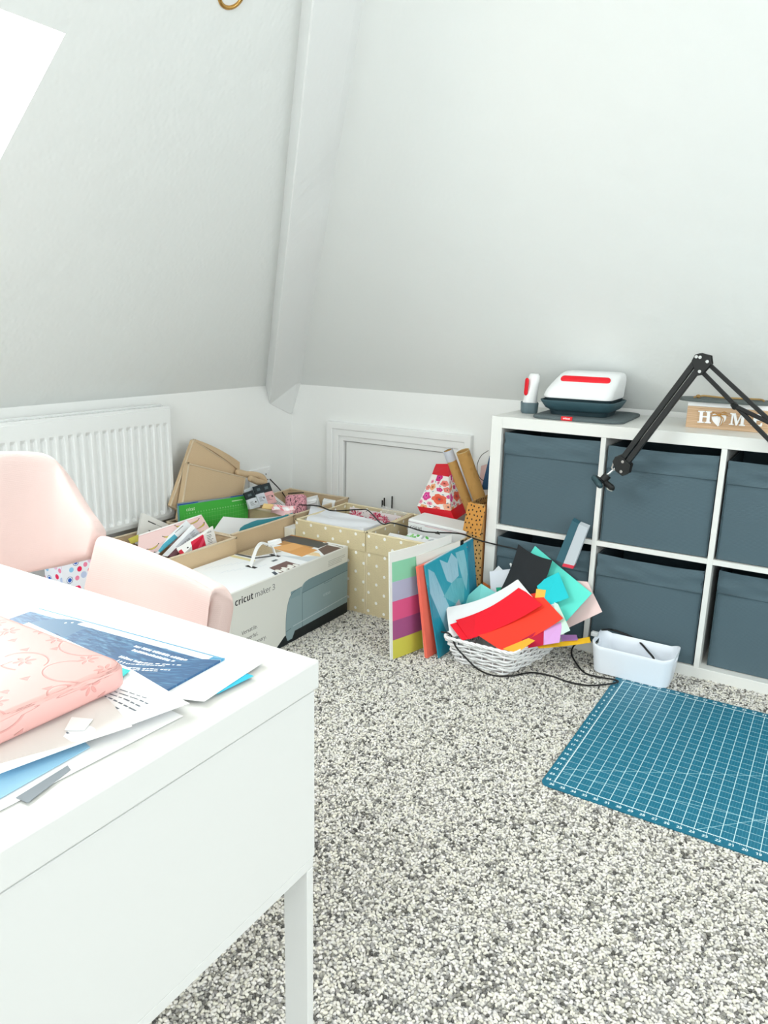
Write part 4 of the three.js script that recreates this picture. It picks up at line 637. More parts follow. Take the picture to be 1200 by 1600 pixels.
{ // flowered pillow box standing at the back of the second polka dot box
  const t = thing('flowered_box', 'red gift box printed with pink and orange flowers leaning on the loft hatch', 'gift box', [-.302, .323, -.205]);
  const fl = canvas(512, 640, (x, w, h) => { x.fillStyle = '#faf4f1'; x.fillRect(0, 0, w, h);
    const F = (a, b, r, c, d, e) => { x.fillStyle = c; x.beginPath(); for (let k = 0; k <= 60; k++) { const an = k / 60 * 6.283, q = r * (1 + .1 * Math.sin(an * 5 + a) + .04 * Math.sin(an * 11)); x[k ? 'lineTo' : 'moveTo'](a + q * Math.cos(an), b + q * .85 * Math.sin(an)); } x.fill(); x.fillStyle = d; x.beginPath(); x.ellipse(a, b, r * .55, r * .42, .3, 0, 7); x.fill(); x.fillStyle = e; x.beginPath(); x.ellipse(a, b, r * .2, r * .17, 0, 0, 7); x.fill(); };
    F(260, 45, 90, '#d8117a', '#e0308c', '#5a1030'); F(110, 135, 42, '#f3a0b4', '#ee7f9c', '#8a2040'); F(300, 140, 40, '#f3a0b4', '#ee7f9c', '#8a2040'); F(190, 235, 76, '#f6b183', '#f0955f', '#4a2418'); F(360, 270, 48, '#dd2a78', '#e85a98', '#7a1040'); F(440, 140, 70, '#f58a80', '#f27064', '#803020'); F(480, 260, 60, '#f27a6e', '#f59a8a', '#402020'); F(60, 260, 56, '#ee7f74', '#f39a90', '#803020'); F(120, 420, 92, '#e23d96', '#ee5fae', '#4a3060'); F(350, 455, 112, '#f06a4a', '#ee4a30', '#7a5a60'); F(40, 540, 46, '#f3a0b4', '#ee7f9c', '#8a2040'); F(195, 555, 42, '#f3a0b4', '#ee7f9c', '#7a2050'); F(480, 580, 80, '#f7b99a', '#f5a484', '#402830'); F(500, 390, 40, '#dd2a78', '#e85a98', '#7a1040'); F(300, 640, 60, '#f58a80', '#f27064', '#803020'); F(100, 640, 60, '#f6b183', '#f0955f', '#4a2418');
    x.fillStyle = '#2f6f8a'; for (const [a, b, r] of [[205, 130, .8], [370, 200, .4], [30, 330, -.8], [250, 320, -.6], [120, 560, .5], [270, 600, .5], [470, 510, -.5], [410, 360, .3], [200, 610, .2], [50, 450, -1]]) { x.save(); x.translate(a, b); x.rotate(r); x.beginPath(); x.ellipse(0, 0, 20, 7, 0, 0, 7); x.fill(); x.restore(); } });
  const fm = std('#ffffff', .5, { map: fl }), redm = std('#e00824', .45);
  // prism: bottom face red, front flowered, tapering to the red top flap
  const rel = p => p.map((v, k) => v - [-.302, .323, -.205][k]), back = (p, dz) => [p[0], p[1] + .012, p[2] + dz];
  const b0 = rel([-0.3613, 0.3218, -0.1950]), b1 = rel([-0.2070, 0.3279, -0.1800]), m0 = rel([-0.3857, 0.3540, -0.2000]), m1 = rel([-0.2304, 0.3615, -0.1850]), u0 = rel([-0.3696, 0.4725, -0.2850]), u1 = rel([-0.2896, 0.4734, -0.2750]), v0 = rel([-0.3801, 0.4942, -0.3250]), v1 = rel([-0.3214, 0.5020, -0.3180]);
  const b = [b0, b1, back(b1, -.11), back(b0, -.11)], m = [m0, m1, back(m1, -.11), back(m0, -.11)], u = [u0, u1, back(u1, -.045), back(u0, -.045)], v = [v0, v1, back(v1, -.012), back(v0, -.012)];
  const band = (A, B, sel) => { const P = [], U = []; for (const i of sel) { const j = (i + 1) % 4; for (const [q, uu, vv] of [[A[i], 0, 0], [A[j], 1, 0], [B[j], 1, 1], [A[i], 0, 0], [B[j], 1, 1], [B[i], 0, 1]]) { P.push(...q); U.push(uu, vv); } } const g = new THREE.BufferGeometry(); g.setAttribute('position', new THREE.Float32BufferAttribute(P, 3)); g.setAttribute('uv', new THREE.Float32BufferAttribute(U, 2)); g.computeVertexNormals(); return g; };
  mesh('red_base', join([band(b, m, [0, 1, 2, 3]), band([b[3], b[2], b[1], b[0]], [b[3], b[2], b[1], b[0]], [])].slice(0, 1)), redm, t);
  mesh('flowered_front', band(m, u, [0, 1, 2, 3]), fm, t); mesh('red_flap', band(u, v, [0, 1, 2, 3]), redm, t);
  mesh('flap_top', (() => { const P = [...v[0], ...v[1], ...v[2], ...v[0], ...v[2], ...v[3]]; const g = new THREE.BufferGeometry(); g.setAttribute('position', new THREE.Float32BufferAttribute(P, 3)); g.setAttribute('uv', new THREE.Float32BufferAttribute(new Float32Array(12), 2)); g.computeVertexNormals(); return g; })(), redm, t);
}
{ // tall spotted box with its flap folded forward
  const sp = canvas(256, 256, (x, w, h) => { x.fillStyle = '#c8a064'; x.fillRect(0, 0, w, h); for (let i = 0; i < 500; i++) { x.fillStyle = `rgba(90,55,15,${rr(.04, .12)})`; x.fillRect(rnd() * w, rnd() * h, rr(2, 10), 1); } x.fillStyle = '#17120d'; for (let i = 0; i < 8; i++) for (let j = 0; j < 8; j++) { x.save(); x.translate((i + .5 + (j & 1) * .4 - .2 + rr(-.15, .15)) * 32, (j + .5 + rr(-.18, .18)) * 32); x.rotate(rr(-.5, .5)); x.beginPath(); x.ellipse(0, 0, 5, 7, 0, 0, 7); x.fill(); x.restore(); } }, { rep: [.125, .125] });
  const sp2 = std('#ffe0a6', .75, { map: sp }), s1 = std('#ffffff', .8, { map: sp }), inn = std('#9c6a34', .9);
  const x0 = -.064, x1 = -.004, z0 = -.16, z1 = .012, h = .455, t = thing('spotted_box', 'tall brown cardboard box with black spots beside the shelf', 'box', [(x0 + x1) / 2, 0, (z0 + z1) / 2]), w = (x1 - x0) / 2, d = (z1 - z0) / 2;
  mesh('front_panel', bx(-w, w, .001, h, d - .002, d, .0005), s1, t); mesh('back_panel', bx(-w, w, .001, h, -d, -d + .002, .0005), inn, t); mesh('side_panel', bx(-w, -w + .002, .001, h, -d + .002, d - .002, .0005), s1, t); mesh('side_panel', bx(w - .002, w, .001, h, -d + .002, d - .002, .0005), inn, t);
  mesh('base', bx(-w + .002, w - .002, .001, .003, -d + .002, d - .002, .0005), inn, t);
  sheet('folded_flap', [[-w - .002, h + .004, d + .001], [w + .006, h - .006, d + .004], [w - .003, h - .115, d + .014], [-w - .012, h - .100, d + .012]], sp2, null, null, { parent: t, th: .0015 });
  t.getObjectByName('folded_flap').geometry = metric(t.getObjectByName('folded_flap').geometry);
}
{ // thin blue and pink sheets between the box and the wall
  sheet('card_sheet', [[-0.1304, 0.5719, -0.3000], [-0.1119, 0.5739, -0.3000], [-0.1059, 0.4449, -0.2800], [-0.1487, 0.4392, -0.2800]], std('#1e4f78', .5), 'dark blue sheet with a white edge squeezed beside the shelf end', 'card', { th: .002 });
  sheet('card_sheet', [[-0.1763, 0.5222, -0.3300], [-0.1496, 0.5329, -0.3300], [-0.1457, 0.4344, -0.3100], [-0.1737, 0.4436, -0.3100]], std('#f3cfcb', .6), 'pale pink sheet behind the dark blue sheet at the shelf end', 'card', { th: .001 });
  single('wire_loop', tube([[-0.1369, 0.5911, -0.3000], [-0.1652, 0.5681, -0.3000], [-0.1796, 0.5338, -0.3000], [-0.1778, 0.5010, -0.3000], [-0.1628, 0.4774, -0.3000], [-0.1488, 0.4715, -0.3000]], .0012, 30, 6), M.cord, 'thin dark wire loop hanging beside the blue sheet', 'wire');
}

// ================================================================ WHITE WICKER BASKET OF CARDS
{
  const t = thing('wicker_basket', 'low white wicker basket heaped with coloured card sheets', 'basket', [.17, 0, .21]), o = [.17, .21];
  const low = [[.062, .318], [.234, .318], [.288, .085], [.045, .085]], high = [[.030, .357], [.266, .355], [.338, .048], [.022, .048]];
  const at = (s, y) => { // s in 0..1 round the basket, corners rounded
    const k = y / .098, q = low.map((a, i) => [a[0] + (high[i][0] - a[0]) * k - o[0], a[1] + (high[i][1] - a[1]) * k - o[1]]), L = q.map((a, i) => Math.hypot(q[(i + 1) % 4][0] - a[0], q[(i + 1) % 4][1] - a[1])), tot = L.reduce((a, b) => a + b);
    const P = d => { d = ((d % tot) + tot) % tot; let i = 0; while (d > L[i] && i < 3) d -= L[i++]; const f = d / L[i], a = q[i], b = q[(i + 1) % 4]; return [a[0] + (b[0] - a[0]) * f, a[1] + (b[1] - a[1]) * f]; };
    const d = s * tot; let X = 0, Z = 0; for (let i = -3; i <= 3; i++) { const p = P(d + i * .006); X += p[0] / 7; Z += p[1] / 7; } return [X, y, Z];
  };
  const NS = 28, wm = std('#f3f4f4', .55), nrm = (s, y) => { const a = at(s - .002, y), b = at(s + .002, y), L = Math.hypot(b[0] - a[0], b[2] - a[2]); return [(b[2] - a[2]) / L, 0, -(b[0] - a[0]) / L]; };
  const rows = 10;
  for (let r = 0; r < rows; r++) { const y = .007 + r * .0086, pts = []; for (let i = 0; i < NS * 2; i++) { const s = i / (NS * 2), p = at(s, y), n = nrm(s, y), k = (i % 2 ? 0 : ((i / 2 + r) % 2 ? .0042 : -.0042)); pts.push([p[0] - n[0] * k, y + .0022 * Math.sin(s * 30 + r * 2.1), p[2] - n[2] * k]); } mesh('wicker_strand', tube(pts, .0036, NS * 8, 6, true), wm, t); }
  for (let i = 0; i < NS; i++) { const s = i / NS; mesh('wicker_stake', rod(at(s, .002), at(s, .096), .0022, 6), wm, t); }
  for (let k = 0; k < 3; k++) { const pts = []; for (let i = 0; i < 72; i++) { const s = i / 72, p = at(s, .0955), n = nrm(s, .0955), a = i / 72 * Math.PI * 2 * 18 + k * 2.09; pts.push([p[0] + n[0] * .0034 * Math.cos(a), .0945 + .0034 * Math.sin(a), p[2] + n[2] * .0034 * Math.cos(a)]); } mesh('rim_strand', tube(pts, .0032, 260, 5, true), wm, t); }
  const bs = new THREE.Shape(); for (let i = 0; i <= 60; i++) { const p = at(i / 60, .004); bs[i ? 'lineTo' : 'moveTo'](p[0] * .97, -p[2] * .97); } const bg = new THREE.ExtrudeGeometry(bs, { depth: .004, bevelEnabled: false }); bg.rotateX(-Math.PI / 2); bg.translate(0, .002, 0); mesh('base', metric(bg), wm, t);
}
const card = c => std(c, .75, { side: THREE.FrontSide });
const GC = 'coloured card sheets heaped in the white wicker basket';
{
  const C = (label, pts, col, o = {}) => sheet('card_sheet', pts, card(col), label, 'card', { th: .0008, group: GC, ...o });
  // back layer, standing against the shelf
  C('off white card standing at the left back of the heap', [[0.0413, 0.2289, 0.0407], [0.1156, 0.2515, 0.0373], [0.1309, 0.1348, 0.0698], [0.0686, 0.1218, 0.0717]], '#e4e6ee');
  C('white card of which only a small tip shows above the off white card', [[0.0358, 0.2121, 0.0262], [0.0649, 0.2490, 0.0206], [0.1195, 0.2123, 0.0262], [0.0877, 0.1399, 0.0410]], '#eef0f2');
  C('emerald green card corner beside the black card', [[0.0814, 0.1875, 0.0719], [0.1155, 0.1965, 0.0705], [0.1218, 0.1470, 0.0780], [0.0904, 0.1538, 0.0769]], '#17a07c');
  C('burnt orange card corner at the left back of the heap', [[0.0175, 0.1853, 0.0362], [0.0506, 0.1736, 0.0380], [0.0570, 0.1229, 0.0456], [0.0176, 0.1261, 0.0451]], '#d8702c');
  C('turquoise card, the largest standing at the right of the heap', [[0.1834, 0.3361, -0.0013], [0.4050, 0.2301, 0.0565], [0.3479, 0.1405, 0.1168], [0.1387, 0.2321, 0.0422]], '#5fe0cf', { bow: [0, .002, .006] });
  C('pale pink card behind the turquoise card, furthest right in the heap', [[0.2979, 0.2477, 0.0257], [0.3783, 0.2544, 0.0237], [0.4409, 0.1721, 0.0484], [0.3344, 0.0951, 0.0715]], '#f2d5d2');
  C('cyan square card lying on the turquoise card', [[0.2270, 0.2366, 0.0835], [0.2928, 0.2815, 0.0633], [0.3455, 0.2163, 0.1027], [0.2679, 0.1721, 0.1276]], '#12c8d2');
  C('large black card curling up in the middle of the heap', [[0.1352, 0.3418, 0.0291], [0.2619, 0.3123, 0.0438], [0.2112, 0.1360, 0.1106], [0.0904, 0.1528, 0.1039]], '#0a1218', { bow: [0, -.006, .01], bowv: [.012, .0, .01] });
  C('yellow card corner peeping out below the black card', [[0.2338, 0.2224, 0.0988], [0.2661, 0.2244, 0.0978], [0.2684, 0.1903, 0.1149], [0.2368, 0.1940, 0.1130]], '#f4c14e');
  C('pale mint card at the right under the orange red card', [[0.3046, 0.1980, 0.1214], [0.3183, 0.1950, 0.1235], [0.3842, 0.1436, 0.1895], [0.3420, 0.1148, 0.2097]], '#cdeedd');
  C('white card sliver above the orange red card', [[0.2746, 0.1738, 0.1283], [0.2938, 0.2007, 0.1095], [0.3141, 0.1774, 0.1258], [0.3110, 0.1412, 0.1511]], '#e6eef0');
  C('pale aqua card at the left of the heap', [[-0.0345, 0.1154, 0.1308], [0.0273, 0.1912, 0.0744], [0.1165, 0.1659, 0.0905], [0.0678, 0.0895, 0.1863]], '#86dcd8');
  C('curled orange card lying on the pale aqua card', [[-0.0241, 0.1310, 0.1583], [0.0465, 0.1531, 0.1428], [0.0661, 0.1386, 0.1630], [-0.0126, 0.1205, 0.1756]], '#f6a83c', { bow: [0, -.006, .004] });
  C('large white card bending below the bright red card', [[-0.0189, 0.1487, 0.2467], [0.1630, 0.2379, 0.0864], [0.2529, 0.1962, 0.1446], [0.0429, 0.0883, 0.3352]], '#ecedef', { bow: [.0, -.022, -.016] });
  C('bright red card bending across the front of the heap', [[0.0243, 0.1160, 0.3010], [0.1787, 0.2197, 0.1055], [0.2763, 0.1935, 0.1548], [0.0892, 0.0913, 0.3422]], '#f00525', { bow: [.0, -.016, -.012] });
  C('bright red card just under the top red one, its left edge showing', [[0.0340, 0.1267, 0.2799], [0.1761, 0.2142, 0.1038], [0.2635, 0.1909, 0.1486], [0.1045, 0.0943, 0.3279]], '#ea0a26', { bow: [.0, -.016, -.012] });
  C('orange red card under the bright red cards', [[0.0483, 0.1134, 0.2700], [0.1998, 0.2250, 0.0625], [0.3538, 0.1714, 0.1729], [0.2203, 0.0868, 0.3335]], '#ff3d27', { bow: [.0, -.010, -.008] });
  C('golden yellow card corner over the front rim of the basket', [[0.2183, 0.0892, 0.3241], [0.2822, 0.1233, 0.2747], [0.3046, 0.1218, 0.2787], [0.2660, 0.0900, 0.3331]], '#fbb033');
  C('crimson card corner under the orange red card', [[0.2576, 0.1085, 0.2681], [0.3046, 0.1402, 0.2037], [0.3261, 0.1061, 0.2615], [0.2756, 0.0929, 0.2949]], '#c00a38');
  C('lilac card at the right front of the heap', [[0.3007, 0.1346, 0.2150], [0.3503, 0.1574, 0.1654], [0.3643, 0.1111, 0.2256], [0.3233, 0.1045, 0.2591]], '#d9a3dd');
  C('long yellow card strip reaching from the basket to the white bin', [[0.3034, 0.1000, 0.2604], [0.4242, 0.1040, 0.1108], [0.4368, 0.0970, 0.1371], [0.3156, 0.0960, 0.2701]], '#fbc420', { bow: [0, -.002, 0] });
  C('purple card lying on the long yellow strip', [[0.3444, 0.1065, 0.1543], [0.3870, 0.1065, 0.1250], [0.4021, 0.1050, 0.1591], [0.3613, 0.1020, 0.1908]], '#b57cc0');
}
{ // felt-faced block leaning on the shelf divider
  const t = thing('applicator_block', 'dark teal block with a pale grey felt face leaning on the shelf behind the cards', 'block', [.262, .21, .045]);
  const R = p => p.map((v, k) => v - [.262, .21, .045][k]), A = R([0.3114, 0.4513, 0.0260]), B = R([0.3374, 0.4456, 0.0400]), C2 = R([0.3653, 0.4342, 0.0260]), D = R([0.2774, 0.3173, 0.0520]), E = R([0.3060, 0.3153, 0.0660]), F = R([0.3381, 0.3090, 0.0520]), bk = p => [p[0], p[1] + .004, p[2] - .022], q = [];
  const body = (a, b, d, e) => { const P = [], f = (w, x, y, z) => P.push(...w, ...x, ...y, ...w, ...y, ...z), g = [a, b, e, d], h = g.map(bk); f(g[0], g[3], g[2], g[1]); f(h[0], h[1], h[2], h[3]); for (let i = 0; i < 4; i++) f(g[i], g[(i + 1) % 4], h[(i + 1) % 4], h[i]); return smooth(P, .9); };
  mesh('block_body', body(A, B, D, E), std('#2f5f6e', .6), t);
  const fl = (p, k) => [p[0] + k, p[1], p[2]]; mesh('felt_face', body(fl(B, .001), C2, fl(E, .001), F), std('#c3cad0', .95), t);
  mesh('red_base_strip', body(fl(E, .001), F, [E[0] - .002, E[1] - .010, E[2] + .003], [F[0] - .002, F[1] - .010, F[2] + .003]), std('#d62440', .6), t);
}
{ const t = thing('plug', 'small white plug head just showing left of the black card', 'plug', [0.1084, 0.2549, 0.0118]); mesh('plug_body', new THREE.CapsuleGeometry(.004, .012, 6, 12).rotateZ(.5), M.white, t); mesh('plug_tip', new THREE.CapsuleGeometry(.003, .008, 6, 12).rotateZ(.5).translate(.009, .004, 0), M.white, t); }

// ================================================================ WHITE PLASTIC BIN
{
  const t = thing('plastic_bin', 'white plastic bin with curved rim and side handles before the shelf', 'bin', [.564, .0085, .088], .0), N = 128;
  const outer = (k, shrink) => ring(.228 + .020 * k - 2 * shrink, .120 + .018 * k - 2 * shrink, .03, 31).slice(0, N);
  const rim = p => { const u = p[0] / .124, b = p[1] < 0; return b ? .066 + .035 * Math.min(1, Math.abs(u) ** 1.6) : .080 + .019 * u * u; };
  const rings = [], P = [], lv = [[0, 2.5, 0], [.004, 0, 0], [.3, 0, .3], [.6, 0, .6], [.85, 0, .85], [.985, 0, 1], [1, .8, 1], [1, 1.8, 1], [.985, 2.6, 1], [.7, 2.6, .7], [.3, 2.6, .3], [.06, 3, .05]];
  const pt = (l, i) => { const [f, s, k] = l, o = outer(k, s / 1000)[i % N], top = rim(outer(1, 0)[i % N]); return [o[0], f * top, o[1]]; };
  for (let a = 0; a + 1 < lv.length; a++) for (let i = 0; i < N; i++) { const p = pt(lv[a], i), q = pt(lv[a], i + 1), r = pt(lv[a + 1], i + 1), s = pt(lv[a + 1], i); P.push(...p, ...r, ...q, ...p, ...s, ...r); }
  for (const [l, up] of [[lv[0], 0], [lv[lv.length - 1], 1]]) for (let i = 0; i < N; i++) { const p = pt(l, i), q = pt(l, i + 1), c = [0, p[1], 0]; P.push(...(up ? [...p, ...c, ...q] : [...p, ...q, ...c])); }
  let g = smooth(P, .5); const hole = new RoundedBoxGeometry(.3, .016, .05, 4, .0075); hole.translate(0, .075, 0);
  const a = new Brush(g), b = new Brush(hole); a.updateMatrixWorld(); b.updateMatrixWorld(); const ev = new Evaluator(); ev.attributes = ['position', 'normal', 'uv'];
  mesh('bin_shell', ev.evaluate(a, b, SUBTRACTION).geometry, M.plastic, t);
}
// ================================================================ CUTTING MAT ON THE FLOOR
{
  const x0 = .527, x1 = 1.52, z0 = .137, z1 = .815, W = x1 - x0, D = z1 - z0, mg = .027, nx = 36, nz = 24, m = 2048 / W;
  const tex = canvas(2048, Math.round(D * m), (x, w, h) => {
    x.fillStyle = '#176d87'; x.fillRect(0, 0, w, h); const cx = (W - 2 * mg) / nx, cz = (D - 2 * mg) / nz, X = i => (mg + i * cx) * m, Z = j => (mg + j * cz) * m;
    x.strokeStyle = 'rgba(190,225,235,.75)'; x.lineWidth = 1.3; x.setLineDash([2.5, 4]); for (let i = 0; i < nx; i++) for (let k = 1; k < 4; k++) { x.beginPath(); x.moveTo(X(i + k / 4), Z(0)); x.lineTo(X(i + k / 4), Z(nz)); x.stroke(); } x.setLineDash([]);
    x.strokeStyle = '#d3eef2'; x.lineWidth = 2.2; for (let j = 0; j <= nz; j++) { x.beginPath(); x.moveTo(X(0), Z(j)); x.lineTo(X(nx), Z(j)); x.stroke(); } x.lineWidth = 3.4; for (let i = 0; i <= nx; i++) { x.beginPath(); x.moveTo(X(i), Z(0)); x.lineTo(X(i), Z(nz)); x.stroke(); }
    x.lineWidth = 4.4; x.strokeStyle = '#eefafb'; x.strokeRect(X(0), Z(0), X(nx) - X(0), Z(nz) - Z(0));
    for (let i = 0; i <= nx * 8; i++) { const L = i % 8 ? i % 4 ? 6 : 10 : 16; x.lineWidth = 2; for (const [b, s] of [[Z(nz), 1], [Z(0), -1]]) { x.beginPath(); x.moveTo(X(i / 8), b); x.lineTo(X(i / 8), b + s * L); x.stroke(); } } for (let i = 0; i <= nz * 8; i++) { const L = i % 8 ? i % 4 ? 6 : 10 : 16; x.beginPath(); x.moveTo(X(0), Z(i / 8)); x.lineTo(X(0) - L, Z(i / 8)); x.stroke(); }
    x.fillStyle = '#f2fcfd'; x.font = 'bold 23px sans-serif'; x.textAlign = 'center'; for (let i = 0; i <= nx; i++) { x.fillText(String(nx - i), X(i) - 4, Z(nz) + 38); x.fillText(String(nx - i), X(i) - 4, Z(0) - 22); } for (let j = 1; j <= nz; j++) x.fillText(String(j), X(0) - 32, Z(j) + 4);
    x.strokeStyle = 'rgba(220,245,248,.8)'; x.lineWidth = 2.6; const L = (a, b, c, d) => { x.beginPath(); x.moveTo((a - x0) * m, (b - z0) * m); x.lineTo((c - x0) * m, (d - z0) * m); x.stroke(); };
    x.save(); x.beginPath(); x.rect(X(0), Z(0), X(nx) - X(0), Z(nz) - Z(0)); x.clip(); L(.544, .733, 1.42, .223); L(.56, .744, 1.49, .60); L(.845, .815, 1.49, .175); x.restore();
  });
  const s = new THREE.Shape(), r = .018; s.moveTo(r, 0); s.lineTo(W - r, 0); s.absarc(W - r, r, r, -Math.PI / 2, 0); s.lineTo(W, D - r); s.absarc(W - r, D - r, r, 0, Math.PI / 2); s.lineTo(r, D); s.absarc(r, D - r, r, Math.PI / 2, Math.PI); s.lineTo(0, r); s.absarc(r, r, r, Math.PI, Math.PI * 1.5);
  const g = new THREE.ExtrudeGeometry(s, { depth: .003, bevelEnabled: false, curveSegments: 8 }); g.rotateX(-Math.PI / 2); g.translate(-W / 2, 0, D / 2);
  const p = g.attributes.position, uv = g.attributes.uv; for (let i = 0; i < p.count; i++) uv.setXY(i, p.getX(i) / W + .5, .5 - p.getZ(i) / D);
  single('floor_cutting_mat', g, std('#ffffff', .42, { map: tex }), 'large teal cutting mat with a white grid lying on the carpet', 'cutting mat', [(x0 + x1) / 2, .0045, (z0 + z1) / 2]);
}
// ================================================================ CORDS
single('power_cord', tube([[-1.172, .36, -.235], [-1.1000, 0.3138, -0.2276], [-1.0200, 0.2692, -0.1954], [-0.8187, 0.3320, -0.0182], [-0.7561, 0.3300, -0.0474], [-0.6729, 0.3280, -0.0247], [-.60, .327, -.11], [-.52, .345, -.05], [-0.3747, 0.3460, 0.0877], [-0.3414, 0.3500, 0.0705], [-0.2723, 0.3470, 0.0730], [-0.2152, 0.3380, 0.0661], [-0.1463, 0.3520, 0.0994], [-0.0525, 0.3720, 0.1300], [-0.0667, 0.3383, 0.0220], [-0.0181, 0.3319, 0.0300], [0.0455, 0.3190, 0.0080], [0.1207, 0.3170, 0.0120], [0.1796, 0.3113, 0.0200]], .0026, 220, 7), M.cord, 'long black cord running from the wall socket over the storage boxes to the shelf', 'cord');
single('black_lead', tube([[.012, .10, .335], [0.0433, 0.1000, 0.3369], [0.0758, 0.0745, 0.3589], [0.1066, 0.0502, 0.3599], [0.1473, 0.0259, 0.3642], [0.1736, 0.0070, 0.3479], [0.2125, 0.0070, 0.3482], [0.2545, 0.0080, 0.3221], [0.2953, 0.0070, 0.2652], [0.3532, 0.0070, 0.2526], [0.4177, 0.0080, 0.2634], [0.4737, 0.0090, 0.2532], [0.5215, 0.0120, 0.2179], [0.5434, 0.0130, 0.1851], [0.5201, 0.0120, 0.1778], [0.4818, 0.0090, 0.1808], [0.4393, 0.0070, 0.1728], [0.4024, 0.0080, 0.1342], [0.3566, 0.0070, 0.0577], [0.3506, 0.0200, 0.0226], [0.3811, 0.0600, 0.0674]], .0027, 220, 7), M.cord, 'black lead hanging over the basket rim and looping across the carpet', 'lead');
{
  const t = thing('white_bin_lead', 'black lead drooping over the back rim into the white plastic bin', 'lead', [.46, .10, .04]), L = p => [p[0] - .46, p[1] - .10, p[2] - .04];
  mesh('lead', tube([[0.4550, 0.1256, 0.0828], [0.4675, 0.1061, 0.0180], [0.5027, 0.1035, 0.0180], [0.5397, 0.0941, 0.0160], [0.5616, 0.0855, 0.0200], [0.5890, 0.0795, 0.0500], [0.6197, 0.0624, 0.0750], [.60, .05, .09]].map(L), .0034, 60, 8), M.cord, t);
  mesh('plug', (() => { const p = L([0.4480, 0.1298, 0.1368]); return bx(p[0] - .012, p[0] + .010, p[1] - .008, p[1] + .006, p[2] - .008, p[2] + .008, .003); })(), std('#b9bdc0', .5), t);
}

// ================================================================ PATTERNED BAG BEHIND THE CHAIR
{
  const tex = canvas(256, 256, (x, w, h) => { x.fillStyle = '#eef0fa'; x.fillRect(0, 0, w, h); const d = (a, b, r, c) => { x.fillStyle = c; x.beginPath(); x.arc(a, b, r, 0, 7); x.fill(); };
    for (const [a, b, k] of [[40, 30, 0], [95, 60, 1], [155, 25, 2], [150, 85, 0], [30, 95, 3], [75, 120, 4], [125, 140, 5], [190, 130, 6], [220, 60, 1], [40, 170, 5], [95, 190, 7], [150, 200, 4], [210, 200, 0], [30, 230, 2], [225, 15, 4]]) { if (k === 0) { d(a, b, 25, '#1d3f7e'); d(a, b, 22, '#e6ecfa'); d(a, b, 15, '#1c5bc0'); } else if (k === 1) { d(a, b, 26, '#8adbe6'); d(a, b, 5, '#fff'); } else if (k === 2) { d(a, b, 28, '#e8175a'); d(a + 6, b - 6, 12, '#f6e8f2'); } else if (k === 3) { d(a, b, 24, '#e9c3dc'); } else if (k === 4) d(a, b, 17, '#f089ac'); else if (k === 5) d(a, b, 19, '#e80f52'); else if (k === 6) d(a, b, 18, '#8fc8ee'); else d(a, b, 24, '#bcc9ea'); } }, { rep: [.115, .115] });
  const t = thing('patterned_bag', 'white bag with red and blue dots standing behind the pink chair', 'bag', [-1.02, 0, .87]), m = std('#ffffff', .6, { map: tex });
  const f = g => { const p = g.attributes.position; for (let i = 0; i < p.count; i++) { const y = p.getY(i); p.setX(i, p.getX(i) * (1 - .5 * y)); } g.computeVertexNormals(); return metric(g); };
  mesh('bag_body', f(new THREE.BoxGeometry(.10, .33, .24, 4, 8, 8).translate(0, .166, 0)), m, t);
  for (const s of [-1, 1]) mesh('handle', tube([[s * .038, .32, -.05], [s * .04, .375, -.04], [s * .04, .395, 0], [s * .04, .375, .04], [s * .038, .32, .05]], .004, 24, 8), M.white, t);
}
